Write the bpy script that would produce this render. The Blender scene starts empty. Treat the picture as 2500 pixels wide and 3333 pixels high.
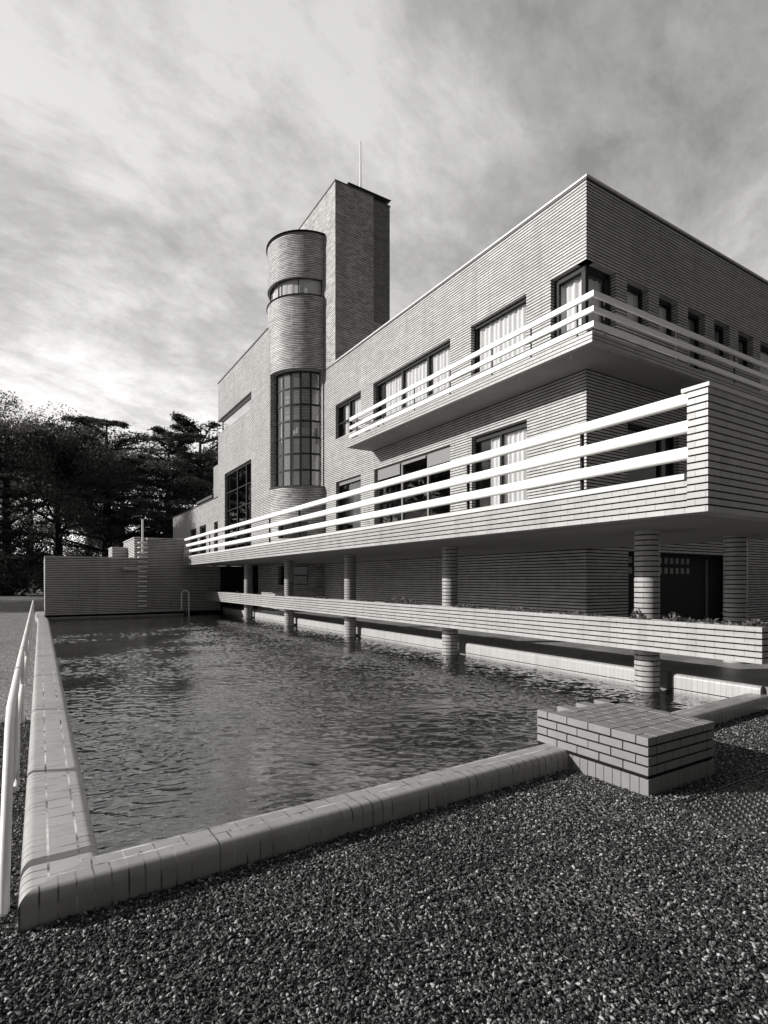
import bpy, math, random
from mathutils import Vector
S=bpy.context.scene; COL=S.collection
R=math.radians
# ------------------------------------------------------------------ camera, world, sun
CX,CY,HC=0.,0.,1.6
cam=bpy.data.cameras.new('camera'); cam.sensor_fit='HORIZONTAL'; cam.sensor_width=36; cam.lens=25.92
cam.shift_y=223/2500; cam.clip_start=.05; cam.clip_end=4000
co=bpy.data.objects.new('camera',cam); COL.objects.link(co); co.location=(0,0,HC)
co.rotation_euler=(R(90),0,-math.atan2(1119,1800)); S.camera=co
SUN=Vector((-1,.50,.445)).normalized()          # towards the sun
EL=math.asin(SUN.z)
S.view_settings.view_transform='Standard'; S.view_settings.look='None'; S.view_settings.exposure=.20; S.view_settings.gamma=1
sl=bpy.data.lights.new('sun','SUN'); sl.energy=5.0; sl.angle=R(.55); sl.color=(1,.985,.96)
so=bpy.data.objects.new('sun',sl); COL.objects.link(so); so.rotation_euler=SUN.to_track_quat('Z','Y').to_euler(); so.location=(-20,10,20)
W=bpy.data.worlds.new('World'); S.world=W; W.use_nodes=True

class N:
    """small node helper"""
    def __init__(s,tree): s.t=tree; s.n=tree.nodes; s.l=tree.links
    def node(s,typ,ins={},**kw):
        n=s.n.new(typ)
        for k,v in kw.items(): setattr(n,k,v)
        for k,v in ins.items(): s.set(n.inputs[k],v)
        return n
    def set(s,i,v):
        if hasattr(v,'links') or isinstance(v,bpy.types.NodeSocket): s.l.new(v,i)
        else:
            if isinstance(v,(int,float)) and i.type in('RGBA',): v=(v,v,v,1)
            elif isinstance(v,(tuple,list)) and i.type=='RGBA' and len(v)==3: v=(*v,1)
            i.default_value=v
    def m(s,op,a,b=None,c=None,clamp=False):
        n=s.n.new('ShaderNodeMath'); n.operation=op; n.use_clamp=clamp
        for i,v in enumerate((a,b,c)):
            if v is not None: s.set(n.inputs[i],v)
        return n.outputs[0]
    def v(s,op,a,b=None):
        n=s.n.new('ShaderNodeVectorMath'); n.operation=op; s.set(n.inputs[0],a)
        if b is not None: s.set(n.inputs[1],b)
        return n
    def mix(s,f,a,b):
        n=s.n.new('ShaderNodeMix'); n.data_type='RGBA'
        s.set(n.inputs[0],f); s.set(n.inputs[6],a); s.set(n.inputs[7],b); return n.outputs[2]
    def noise(s,vec,scale,detail=3,rough=.55,dist=0,out=0,dim='3D'):
        n=s.n.new('ShaderNodeTexNoise'); n.noise_dimensions=dim
        if vec is not None: s.set(n.inputs['Vector'],vec)
        n.inputs['Scale'].default_value=scale; n.inputs['Detail'].default_value=detail
        n.inputs['Roughness'].default_value=rough; n.inputs['Distortion'].default_value=dist
        return n.outputs[out]
    def ramp(s,f,pts):
        n=s.n.new('ShaderNodeValToRGB'); e=n.color_ramp.elements
        while len(e)<len(pts): e.new(.5)
        for i,(p,c) in enumerate(pts):
            e[i].position=p; e[i].color=(c,c,c,1) if isinstance(c,(int,float)) else (*c,1)
        s.set(n.inputs[0],f); return n.outputs[0]
    def comb(s,x,y,z):
        n=s.n.new('ShaderNodeCombineXYZ')
        for i,v in enumerate((x,y,z)): s.set(n.inputs[i],v)
        return n.outputs[0]
    def sep(s,v):
        n=s.n.new('ShaderNodeSeparateXYZ'); s.set(n.inputs[0],v); return n.outputs

def world():
    g=N(W.node_tree); g.n.clear()
    tc=g.node('ShaderNodeTexCoord').outputs['Generated']
    sky=g.node('ShaderNodeTexSky',sky_type='NISHITA'); sky.sun_disc=False
    sky.sun_elevation=EL; sky.sun_rotation=math.atan2(SUN.x,SUN.y); sky.air_density=1.2; sky.dust_density=2.0
    bw=g.node('ShaderNodeRGBToBW',{0:sky.outputs[0]}).outputs[0]
    x,y,z=g.sep(tc)
    zz=g.m('ADD',g.m('MAXIMUM',z,0.0),.17)
    px=g.m('DIVIDE',x,zz); py=g.m('DIVIDE',y,zz)
    al=g.m('ADD',g.m('MULTIPLY',px,.863),g.m('MULTIPLY',py,.505))
    ac=g.m('SUBTRACT',g.m('MULTIPLY',py,.863),g.m('MULTIPLY',px,.505))
    wv=g.noise(g.comb(px,py,0),.55,2,.5)
    ac2=g.m('ADD',ac,g.m('MULTIPLY',wv,.7))
    big=g.noise(g.comb(g.m('MULTIPLY',al,.52),g.m('MULTIPLY',ac2,.80),.4),1.25,6,.62,.15)
    fine=g.noise(g.comb(g.m('MULTIPLY',al,1.35),g.m('MULTIPLY',ac2,1.9),2.3),1.7,10,.68,.15)
    fin2=g.noise(g.comb(g.m('MULTIPLY',al,3.0),g.m('MULTIPLY',ac2,3.2),7.3),3.0,9,.7,.3)
    c=g.m('ADD',g.m('ADD',g.m('MULTIPLY',big,.52),g.m('MULTIPLY',fine,.34)),g.m('MULTIPLY',fin2,.14))
    c=g.ramp(c,[(.40,0.),(.50,.42),(.595,1.)])
    # thin cloud: grey veil over a desaturated clear sky
    lo=g.ramp(z,[(0.,1.),(.12,.80),(.45,.16),(1.,.0)])
    side=g.m('ADD',g.m('MULTIPLY',x,-.707),g.m('MULTIPLY',y,.707))      # brighter air on the sun's side
    side=g.ramp(g.m('MULTIPLY_ADD',side,.5,.5),[(.35,0.),(.95,1.)])
    veil=g.m('ADD',g.m('MULTIPLY_ADD',lo,2.1,2.75),g.m('MULTIPLY',g.m('MULTIPLY',side,lo),3.0))
    veil=g.m('MULTIPLY',veil,g.m('MULTIPLY_ADD',c,1.0,.60))
    veil=g.m('ADD',veil,g.m('MULTIPLY',g.m('MULTIPLY',c,side),.45))
    # unseen sky behind the viewer dimmed to deepen shade, full brightness ahead
    front=g.m('ADD',g.m('MULTIPLY',x,.15),g.m('MULTIPLY',y,.98)); fr=g.ramp(g.m('MULTIPLY_ADD',front,.5,.5),[(.44,.25),(.59,1.)])
    veil=g.m('MULTIPLY',veil,fr)
    tot=g.m('ADD',g.m('MULTIPLY',g.m('MULTIPLY',bw,.22),fr),veil)
    colr=g.node('ShaderNodeCombineColor',{0:g.m('MULTIPLY',tot,1.01),1:tot,2:g.m('MULTIPLY',tot,.985)}).outputs[0]
    bg=g.node('ShaderNodeBackground',{'Color':colr,'Strength':.115})
    o=g.node('ShaderNodeOutputWorld'); g.l.new(bg.outputs[0],o.inputs[0])
world()

# ------------------------------------------------------------------ materials
def mat(name):
    m=bpy.data.materials.new(name); m.use_nodes=True; g=N(m.node_tree); g.n.clear()
    return m,g
def out(g,sh): 
    o=g.node('ShaderNodeOutputMaterial'); g.l.new(sh,o.inputs[0]); return o
def prin(g,col,rough=.6,spec=.5,normal=None,**kw):
    p=g.node('ShaderNodeBsdfPrincipled',{'Base Color':col,'Roughness':rough,'Specular IOR Level':spec})
    if normal is not None: g.l.new(normal,p.inputs['Normal'])
    for k,v in kw.items(): g.set(p.inputs[k],v)
    return p.outputs[0]
def warm(v): return (v*1.012,v,v*.975)
PITCH=.0755; Z0=2.32
def col_scale(g,f):      # grey factor -> faintly warm colour
    return g.node('ShaderNodeCombineColor',{0:g.m('MULTIPLY',f,1.012),1:f,2:g.m('MULTIPLY',f,.97)}).outputs[0]
def brick_mat(name,alb,hj=True,L=.222,vj=.45,var=.16,pitch=PITCH,z0=Z0,rough=.55,jfrac=.2,stain=.18,blotch=0.,jcol=.018):
    m,g=mat(name)
    geo=g.node('ShaderNodeNewGeometry'); P=geo.outputs['Position']; Nn=geo.outputs['True Normal']
    x,y,z=g.sep(P); nx,ny,nz=g.sep(Nn)
    isx=g.m('GREATER_THAN',g.m('ABSOLUTE',nx),g.m('ABSOLUTE',ny))
    u=g.m('ADD',g.m('MULTIPLY',y,isx),g.m('MULTIPLY',x,g.m('SUBTRACT',1.,isx)))
    zr=g.m('DIVIDE',g.m('SUBTRACT',z,z0-.0001),pitch); row=g.m('FLOOR',zr); fz=g.m('FRACT',zr)
    uu=g.m('ADD',g.m('DIVIDE',u,L),g.m('MULTIPLY',g.m('MODULO',g.m('ADD',row,400.),2.),.5))
    bi=g.m('FLOOR',uu); fu=g.m('FRACT',uu)
    wn=g.node('ShaderNodeTexWhiteNoise',{'Vector':g.comb(bi,row,g.m('MULTIPLY',isx,5.))},noise_dimensions='3D').outputs['Value']
    vmask=g.m('LESS_THAN',fu,.035)
    big=g.noise(P,.55,4,.6); med=g.noise(P,3.2,4,.65); fine=g.noise(P,60,3,.6)
    f=g.m('ADD',1-var/2,g.m('MULTIPLY',wn,var))
    f=g.m('MULTIPLY',f,g.m('MULTIPLY_ADD',big,stain*2,1-stain))
    f=g.m('MULTIPLY',f,g.m('MULTIPLY_ADD',med,stain,1-stain/2))
    f=g.m('MULTIPLY',f,g.m('MULTIPLY_ADD',fine,.16,.92))
    if blotch:   # pale efflorescence in loose patches
        b=g.ramp(g.noise(g.v('MULTIPLY',P,(1,1,1.8)).outputs[0],1.1,6,.7,.5),[(.53,0.),(.68,1.)])
        f=g.m('ADD',f,g.m('MULTIPLY',b,blotch))
        d=g.ramp(g.noise(g.v('ADD',P,(31,7,3)).outputs[0],1.3,6,.7,.3),[(.55,0.),(.72,1.)])
        f=g.m('MULTIPLY',f,g.m('MULTIPLY_ADD',d,-blotch,1.))
    st=g.ramp(g.noise(g.v('MULTIPLY',P,(2.6,2.6,.16)).outputs[0],1.5,5,.65),[(.50,0.),(.72,1.)])       # run-off streaks
    f=g.m('MULTIPLY',f,g.m('MULTIPLY_ADD',st,-.20,1.))
    rw=g.node('ShaderNodeTexWhiteNoise',{'Vector':g.comb(row,3.,1.)},noise_dimensions='3D').outputs['Value']
    f=g.m('MULTIPLY',f,g.m('MULTIPLY_ADD',rw,.10,.95))
    wl=g.ramp(g.m('ADD',z,g.m('MULTIPLY',med,.05)),[(.015,1.),(.06,0.)])                             # scum line just above the water
    f=g.m('MULTIPLY',f,g.m('MULTIPLY_ADD',wl,-.42,1.))
    f=g.m('MULTIPLY',f,alb)
    f=g.m('MULTIPLY',f,g.m('SUBTRACT',1.,g.m('MULTIPLY',vmask,vj)))
    h=g.m('MULTIPLY',vmask,-.5)
    if hj:
        hm=g.ramp(fz,[(1-jfrac-.03,0.),(1-jfrac,1.)])
        hm=g.m('MULTIPLY',hm,g.m('LESS_THAN',g.m('ABSOLUTE',nz),.7))
        f=g.m('ADD',g.m('MULTIPLY',f,g.m('SUBTRACT',1.,hm)),g.m('MULTIPLY',hm,jcol))
        h=g.m('ADD',h,g.m('MULTIPLY',hm,-1.))
    h=g.m('ADD',h,g.m('MULTIPLY',fine,.06)); h=g.m('ADD',h,g.m('MULTIPLY',wn,.05))
    bp=g.node('ShaderNodeBump',{'Height':h,'Strength':.55,'Distance':.010}).outputs[0]
    sp=g.m('MULTIPLY',g.m('SUBTRACT',1.,hm),.35) if hj else .35
    out(g,prin(g,col_scale(g,f),rough,sp,bp)); return m
def plain(name,alb,rough=.6,spec=.5,var=.12,scale=2.,bump=0.,bscale=40.,metal=0.,stretch=None):
    m,g=mat(name); P=g.node('ShaderNodeNewGeometry').outputs['Position']
    if stretch: P=g.v('MULTIPLY',P,stretch).outputs[0]
    n=g.noise(P,scale,6,.62); f=g.m('MULTIPLY',g.m('MULTIPLY_ADD',n,var*2,1-var),alb)
    nor=None
    if bump: nor=g.node('ShaderNodeBump',{'Height':g.noise(P,bscale,4,.6),'Strength':bump,'Distance':.01}).outputs[0]
    out(g,prin(g,col_scale(g,f),rough,spec,nor,**({'Metallic':metal} if metal else {}))); return m
M={}
M['wall']=brick_mat('facade brick',.405,blotch=.16,jfrac=.31,var=.22,vj=.22,jcol=.006)
M['tower']=brick_mat('tower brick',.44,blotch=.28,var=.50,jfrac=.30,vj=.2,jcol=.008)
M['course']=brick_mat('terrace brick',.345,hj=False,vj=.34,var=.14,stain=.14,rough=.42)
M['pool_wall']=brick_mat('pool wall brick',.50,jfrac=.40,z0=0.,vj=.12,jcol=.002,var=.18)
M['tower_shaded']=brick_mat('shade darkened tower brick',.24,blotch=.10,var=.40,jfrac=.32,vj=.2,jcol=.006)  # darker, less blotched tower brick; shade of the recess put into its colour
M['plinth']=plain('plinth brick',.205,.5,.4,.20,6,.25,90)
M['joint']=plain('dark raked mortar',.010,.9,.1,.3,20)
M['soldier']=brick_mat('soldier brick',.34,hj=False,L=.0765,vj=.35,var=.08,pitch=5.,z0=-2.5,stain=.12,rough=.4)
M['concrete']=plain('board marked concrete',.27,.85,.2,.28,1.1,.3,25,stretch=(.6,1.,1.))
M['soffit']=plain('terrace soffit render',.24,.85,.2,.30,1.0,.3,18,stretch=(1.,.35,1.))
M['white']=plain('white paint',.86,.38,.5,.05,5)
M['whitepipe']=plain('worn white paint',.70,.4,.5,.10,12,.1,30)
M['frame']=plain('dark window metal',.022,.6,.15,.2,5)
M['greyframe']=plain('grey window metal',.20,.45,.5,.15,5)
M['shutter']=plain('roller shutter slats',.20,.5,.4,.05,5)
M['cope']=plain('pale coping tile',.50,.5,.4,.1,3)
M['flash']=plain('roof edge metal',.06,.5,.5,.2,3)
M['black']=plain('dark metal',.02,.6,.15,.2,5)
M['bark']=plain('tree bark',.035,.9,.2,.4,2,.6,6,stretch=(1,1,.25))
M['paleb']=plain('pale plastic grid',.16,.9,.2,.3,2)
M['soil']=plain('planter soil',.05,.95,.1,.5,12,.8,25)
M['iron']=plain('cast iron',.045,.5,.5,.3,14,.4,60)
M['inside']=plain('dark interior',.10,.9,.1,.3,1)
M['paving']=None
def paving():
    m,g=mat('terrace paving'); P=g.node('ShaderNodeNewGeometry').outputs['Position']
    b=g.node('ShaderNodeTexBrick',{'Vector':P,'Color1':(.30,.298,.29,1),'Color2':(.37,.368,.36,1),'Mortar':(.14,.14,.138,1),'Scale':1.,'Brick Width':.24,'Row Height':.12,'Mortar Size':.006})
    n=g.noise(P,1.5,5,.6); c=g.mix(1.,b.outputs['Color'],b.outputs['Color'])
    mm=g.node('ShaderNodeMix',data_type='RGBA',blend_type='MULTIPLY'); g.set(mm.inputs[0],1.); g.set(mm.inputs[6],b.outputs['Color']); g.set(mm.inputs[7],g.ramp(n,[(.3,.6),(.7,1.1)]))
    out(g,prin(g,mm.outputs[2],.45,.4)); return m
M['paving']=paving()
def glass(name,tint=.85,base=.06,ior=1.5,rough=.0):
    m,g=mat(name); P=g.node('ShaderNodeNewGeometry').outputs['Position']
    wob=g.node('ShaderNodeBump',{'Height':g.noise(P,1.3,2,.5),'Strength':.08,'Distance':.05}).outputs[0]
    geo=g.node('ShaderNodeNewGeometry'); ct=g.m('ABSOLUTE',g.v('DOT_PRODUCT',geo.outputs['Normal'],geo.outputs['Incoming']).outputs['Value'])
    f0=((ior-1)/(ior+1))**2; fr=g.m('MULTIPLY_ADD',g.m('POWER',g.m('SUBTRACT',1.,ct),5.),1-f0,f0+base,clamp=True)
    gl=g.node('ShaderNodeBsdfGlossy',{'Color':(.95,.95,.94,1),'Roughness':rough}); g.l.new(wob,gl.inputs['Normal'])
    tr=g.node('ShaderNodeBsdfTransparent',{'Color':(tint,tint,tint,1)})
    mx=g.node('ShaderNodeMixShader',{0:fr,1:tr.outputs[0],2:gl.outputs[0]}); out(g,mx.outputs[0]); return m
def frosted():
    m,g=mat('frosted stair glass')
    d=g.node('ShaderNodeBsdfDiffuse',{'Color':(.34,.34,.335,1)}); t=g.node('ShaderNodeBsdfTransparent',{'Color':(.9,.9,.9,1)}); gl=g.node('ShaderNodeBsdfGlossy',{'Color':(.9,.9,.9,1),'Roughness':.05})
    a=g.node('ShaderNodeMixShader',{0:.66,1:d.outputs[0],2:t.outputs[0]}); b=g.node('ShaderNodeMixShader',{0:.24,1:a.outputs[0],2:gl.outputs[0]}); out(g,b.outputs[0]); return m
M['frosted']=frosted()
M['glass']=glass('window glass',.86,.03)
M['dglass']=glass('dark window glass',.5,.08,1.6)
M['sglass']=glass('curved stair glass',.80,.08,1.5); M['mirror']=glass('sky reflecting glass',.5,.62,1.6)
def curtain():
    m,g=mat('sheer white curtain')
    d=g.node('ShaderNodeBsdfDiffuse',{'Color':(.86,.86,.85,1)}); t=g.node('ShaderNodeBsdfTranslucent',{'Color':(.8,.8,.8,1)})
    mx=g.node('ShaderNodeMixShader',{0:.2,1:d.outputs[0],2:t.outputs[0]}); out(g,mx.outputs[0]); return m
M['curtain']=curtain()
def leafm(name,a,tr=.35):
    m,g=mat(name); oi=g.node('ShaderNodeNewGeometry')
    rnd=oi.outputs['Random Per Island']
    f=g.m('MULTIPLY',g.m('MULTIPLY_ADD',rnd,.9,.55),a); c=col_scale(g,f)
    d=g.node('ShaderNodeBsdfDiffuse',{'Color':c}); t=g.node('ShaderNodeBsdfTranslucent',{'Color':c})
    mx=g.node('ShaderNodeMixShader',{0:tr,1:d.outputs[0],2:t.outputs[0]}); out(g,mx.outputs[0]); return m
M['leaf']=leafm('dark foliage',.17,.45); M['cedar']=leafm('cedar needles',.12,.35); M['bush']=leafm('pale bush foliage',.14); M['ivy']=leafm('planter leaves',.16)
def coping_mat(name,t1,t2,tj,alb=.415):
    m,g=mat(name); uv=g.node('ShaderNodeUVMap').outputs[0]; s_,t_,_=g.sep(uv)
    P=g.node('ShaderNodeNewGeometry').outputs['Position']
    mid=g.m('MULTIPLY',g.m('GREATER_THAN',t_,t1),g.m('LESS_THAN',t_,t2))
    per=g.m('ADD',tj,g.m('MULTIPLY',mid,.153-tj))
    q=g.m('DIVIDE',s_,per); idx=g.m('FLOOR',q); fr=g.m('FRACT',q)
    w=g.m('DIVIDE',.0085,per); j1=g.m('LESS_THAN',fr,w)
    j2=g.m('LESS_THAN',g.m('ABSOLUTE',g.m('SUBTRACT',t_,t1)),.0055); j3=g.m('LESS_THAN',g.m('ABSOLUTE',g.m('SUBTRACT',t_,t2)),.0055)
    wn=g.node('ShaderNodeTexWhiteNoise',{'Vector':g.comb(idx,mid,0.)},noise_dimensions='3D').outputs['Value']
    jn=g.noise(P,4.5,4,.6)                                   # mortar: pale in places, open and dark in others
    jc=g.m('ADD',g.m('MULTIPLY',g.ramp(jn,[(.36,.05),(.62,.72)]),g.m('MAXIMUM',j2,j3)),g.m('MULTIPLY',g.ramp(jn,[(.42,.06),(.66,.45)]),g.m('SUBTRACT',1.,g.m('MAXIMUM',j2,j3))))
    f=g.m('MULTIPLY',g.m('MULTIPLY_ADD',wn,.07,.93),g.m('MULTIPLY_ADD',g.noise(P,5,5,.65),.22,.87))
    f=g.m('MULTIPLY',f,alb)
    dirt=g.ramp(g.noise(P,2.3,7,.7,.4),[(.50,0.),(.70,1.)]); f=g.m('MULTIPLY',f,g.m('MULTIPLY_ADD',dirt,-.22,1.))
    h1=g.m('MAXIMUM',g.m('MULTIPLY',j1,g.m('GREATER_THAN',g.node('ShaderNodeTexWhiteNoise',{'Vector':g.comb(idx,7.,mid)},noise_dimensions='3D').outputs['Value'],.06)),g.m('MAXIMUM',j2,j3))
    sp=g.ramp(g.noise(P,55,2,.5),[(.74,0.),(.78,.5)])
    f=g.m('MULTIPLY',f,g.m('SUBTRACT',1.,sp))
    f=g.m('ADD',g.m('MULTIPLY',f,g.m('SUBTRACT',1.,h1)),g.m('MULTIPLY',h1,jc))
    bp=g.node('ShaderNodeBump',{'Height':g.m('ADD',g.m('MULTIPLY',h1,-1.),g.m('MULTIPLY',g.noise(P,70,3,.6),.10)),'Strength':.7,'Distance':.008}).outputs[0]
    out(g,prin(g,col_scale(g,f),.38,.45,bp)); return m
def ground_mat():
    m,g=mat('loose gravel'); P=g.node('ShaderNodeNewGeometry').outputs['Position']
    w=g.v('ADD',P,g.v('SCALE',g.noise(P,40,2,.5,out=1)).outputs[0]); w.inputs
    def vor(sc):
        a=g.node('ShaderNodeTexVoronoi',{'Vector':P,'Scale':sc},feature='F1')
        return a.outputs['Distance'],a.outputs['Color']
    d1,c1=vor(58.); d2,c2=vor(23.)
    r1=g.sep(c1)[0]; r2=g.sep(c2)[0]
    a=g.ramp(r1,[(0.,.16),(.45,.36),(.8,.62),(1.,.90)])
    edge=g.ramp(d1,[(.25,1.),(.65,.30)])
    big=g.noise(P,.5,4,.6)
    f=g.m('MULTIPLY',g.m('MULTIPLY',a,edge),g.m('MULTIPLY_ADD',big,.5,.75))
    f=g.m('MULTIPLY',f,g.m('MULTIPLY_ADD',r2,.5,.72))
    h=g.m('ADD',g.m('MULTIPLY',d1,-1.),g.m('MULTIPLY',r1,.45)); h=g.m('ADD',h,g.m('MULTIPLY',d2,-.5))
    bp=g.node('ShaderNodeBump',{'Height':h,'Strength':1.,'Distance':.022}).outputs[0]
    out(g,prin(g,col_scale(g,f),.75,.25,bp)); return m
def stone_mat():
    m,g=mat('gravel stone'); at=g.node('ShaderNodeAttribute',attribute_type='INSTANCER',attribute_name='rnd').outputs['Fac']
    P=g.node('ShaderNodeNewGeometry').outputs['Position']
    a=g.ramp(at,[(0.,.008),(.50,.035),(.84,.12),(1.,.42)])
    f=g.m('MULTIPLY',a,g.m('MULTIPLY_ADD',g.noise(P,160,3,.6),.6,.7))
    f=g.m('MULTIPLY',f,g.m('MULTIPLY_ADD',g.noise(P,1.3,5,.65),1.5,.28))
    out(g,prin(g,f,.6,.35)); return m
def water_mat():
    m,g=mat('rippled pool water'); P=g.node('ShaderNodeNewGeometry').outputs['Position']
    Q=g.v('MULTIPLY',P,(1.,1.,1.)).outputs[0]
    x,y,z=g.sep(P)
    # wind ripples run across the pool, calmer towards the far left corner
    a=g.m('ADD',g.m('MULTIPLY',x,.849),g.m('MULTIPLY',y,-.528)); b=g.m('ADD',g.m('MULTIPLY',x,.528),g.m('MULTIPLY',y,.849))
    q=g.comb(g.m('MULTIPLY',a,.45),b,0.)
    n2=g.noise(q,22.,3,.6,.5)
    bp=g.node('ShaderNodeBump',{'Height':n2,'Strength':.5,'Distance':.006}).outputs[0]
    geo=g.node('ShaderNodeNewGeometry'); ct=g.m('ABSOLUTE',g.v('DOT_PRODUCT',bp,geo.outputs['Incoming']).outputs['Value'])
    frv=g.m('MULTIPLY_ADD',g.m('POWER',g.m('SUBTRACT',1.,ct),3.3),.96,.04,clamp=True)
    gl=g.node('ShaderNodeBsdfGlossy',{'Color':(1,1,1,1),'Roughness':.015}); g.l.new(bp,gl.inputs['Normal'])
    tr=g.node('ShaderNodeBsdfTransparent',{'Color':(.45,.45,.44,1)})
    di=g.node('ShaderNodeBsdfDiffuse',{'Color':(.03,.03,.029,1)}); g.l.new(bp,di.inputs['Normal'])
    body=g.node('ShaderNodeMixShader',{0:.3,1:tr.outputs[0],2:di.outputs[0]})
    mx=g.node('ShaderNodeMixShader',{0:frv,1:body.outputs[0],2:gl.outputs[0]}); out(g,mx.outputs[0]); return m
def basin_mat():
    m,g=mat('silted pool floor'); P=g.node('ShaderNodeNewGeometry').outputs['Position']
    f=g.m('ADD',g.m('MULTIPLY',g.noise(P,.6,7,.68,.6),.7),g.m('MULTIPLY',g.noise(P,3.5,6,.7,1.),.3))
    out(g,prin(g,g.ramp(f,[(.38,.04),(.5,.30),(.59,.85)]),.8,.2)); return m
M['ground']=ground_mat(); M['stone']=stone_mat(); M['water']=water_mat(); M['basin']=basin_mat()
M['copeL']=coping_mat('pool coping tile',.256,.396,.0765,.40); M['copeN']=coping_mat('front coping tile',.271,.361,.0765,.33)

# ------------------------------------------------------------------ mesh helpers
ORG={}
class MB:
    def __init__(s): s.v=[]; s.f=[]; s.mi=[]; s.uv=[]
    def add(s,vs,fs,mi=0):
        o=len(s.v); s.v+= [tuple(p) for p in vs]
        for f in fs: s.f.append(tuple(i+o for i in f)); s.mi.append(mi)
    def box(s,x0,x1,y0,y1,z0,z1,mi=0):
        s.add([(x0,y0,z0),(x1,y0,z0),(x1,y1,z0),(x0,y1,z0),(x0,y0,z1),(x1,y0,z1),(x1,y1,z1),(x0,y1,z1)],
              [(0,3,2,1),(4,5,6,7),(0,1,5,4),(1,2,6,5),(2,3,7,6),(3,0,4,7)],mi); return s
    def hexa(s,b,z0,z1,mi=0):
        """box over a quad footprint b (4 xy)"""
        s.add([(*p,z0) for p in b]+[(*p,z1) for p in b],[(0,3,2,1),(4,5,6,7),(0,1,5,4),(1,2,6,5),(2,3,7,6),(3,0,4,7)],mi)
    def quad(s,a,b,c,d,mi=0): s.add([a,b,c,d],[(0,1,2,3)],mi)
    def tube(s,pts,r,n=12,mi=0,cap=True,squash=None):
        pts=[Vector(p) for p in pts]; rs=r if isinstance(r,(list,tuple)) else [r]*len(pts)
        o=len(s.v); up=Vector((0,0,1))
        for i,p in enumerate(pts):
            d=(pts[min(i+1,len(pts)-1)]-pts[max(i-1,0)]).normalized()
            a=d.cross(up if abs(d.z)<.95 else Vector((1,0,0))).normalized(); b=a.cross(d).normalized()
            for k in range(n):
                t=2*math.pi*k/n; s.v.append(tuple(p+(a*math.cos(t)+b*math.sin(t))*rs[i]))
        for i in range(len(pts)-1):
            for k in range(n):
                k2=(k+1)%n; s.f.append((o+i*n+k,o+(i+1)*n+k,o+(i+1)*n+k2,o+i*n+k2)); s.mi.append(mi)
        if cap:
            s.f.append(tuple(o+k for k in range(n))); s.mi.append(mi)
            s.f.append(tuple(o+(len(pts)-1)*n+k for k in reversed(range(n)))); s.mi.append(mi)
        return s
    def cyl(s,x,y,z0,z1,r,n=32,mi=0): return s.tube([(x,y,z0),(x,y,z1)],r,n,mi)
    def build(s,name,mats,parent=None,smooth=False,bevel=0):
        me=bpy.data.meshes.new(name); o=bpy.data.objects.new(name,me)
        og=ORG.get(parent,(0,0,0)) if parent else (0,0,0)
        me.from_pydata([(a-og[0],b-og[1],c-og[2]) for a,b,c in s.v],[],s.f)
        for m in (mats if isinstance(mats,(list,tuple)) else [mats]): me.materials.append(m)
        me.polygons.foreach_set('material_index',s.mi)
        if s.uv:
            l=me.uv_layers.new(name='UVMap')
            for p in me.polygons:
                for li in p.loop_indices: l.data[li].uv=s.uv[me.loops[li].vertex_index]
        if smooth:
            me.polygons.foreach_set('use_smooth',[True]*len(me.polygons))
            try: me.set_sharp_from_angle(angle=R(40))
            except Exception: pass
        if bevel:
            b=o.modifiers.new('bevel','BEVEL'); b.width=bevel; b.segments=2; b.limit_method='ANGLE'
        me.update(); COL.objects.link(o)
        if parent: o.parent=parent; ORG[o]=og
        return o
def tag(o,label=None,cat=None,group=None,kind=None):
    if label: o['label']=label
    if cat: o['category']=cat
    if group: o['group']=group
    if kind: o['kind']=kind
    return o
def empty(name,loc,label,cat,group=None):
    o=bpy.data.objects.new(name,None); o.location=loc; o.empty_display_size=.3; COL.objects.link(o); ORG[o]=tuple(loc)
    return tag(o,label,cat,group)
def courses(mb,x0,x1,y0,y1,z0,z1,j=.0175,dep=.022,pitch=PITCH,bi=0,ji=1,top=True):
    """real brick courses proud of a dark core"""
    n=max(1,round((z1-z0+j)/pitch)); p=(z1-z0+j)/n
    for k in range(n): mb.box(x0,x1,y0,y1,z0+k*p,z0+k*p+p-j,bi)
    mb.box(x0+dep,x1-dep,y0+dep,y1-dep,z0+.002,z1-.002,ji)
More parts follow.
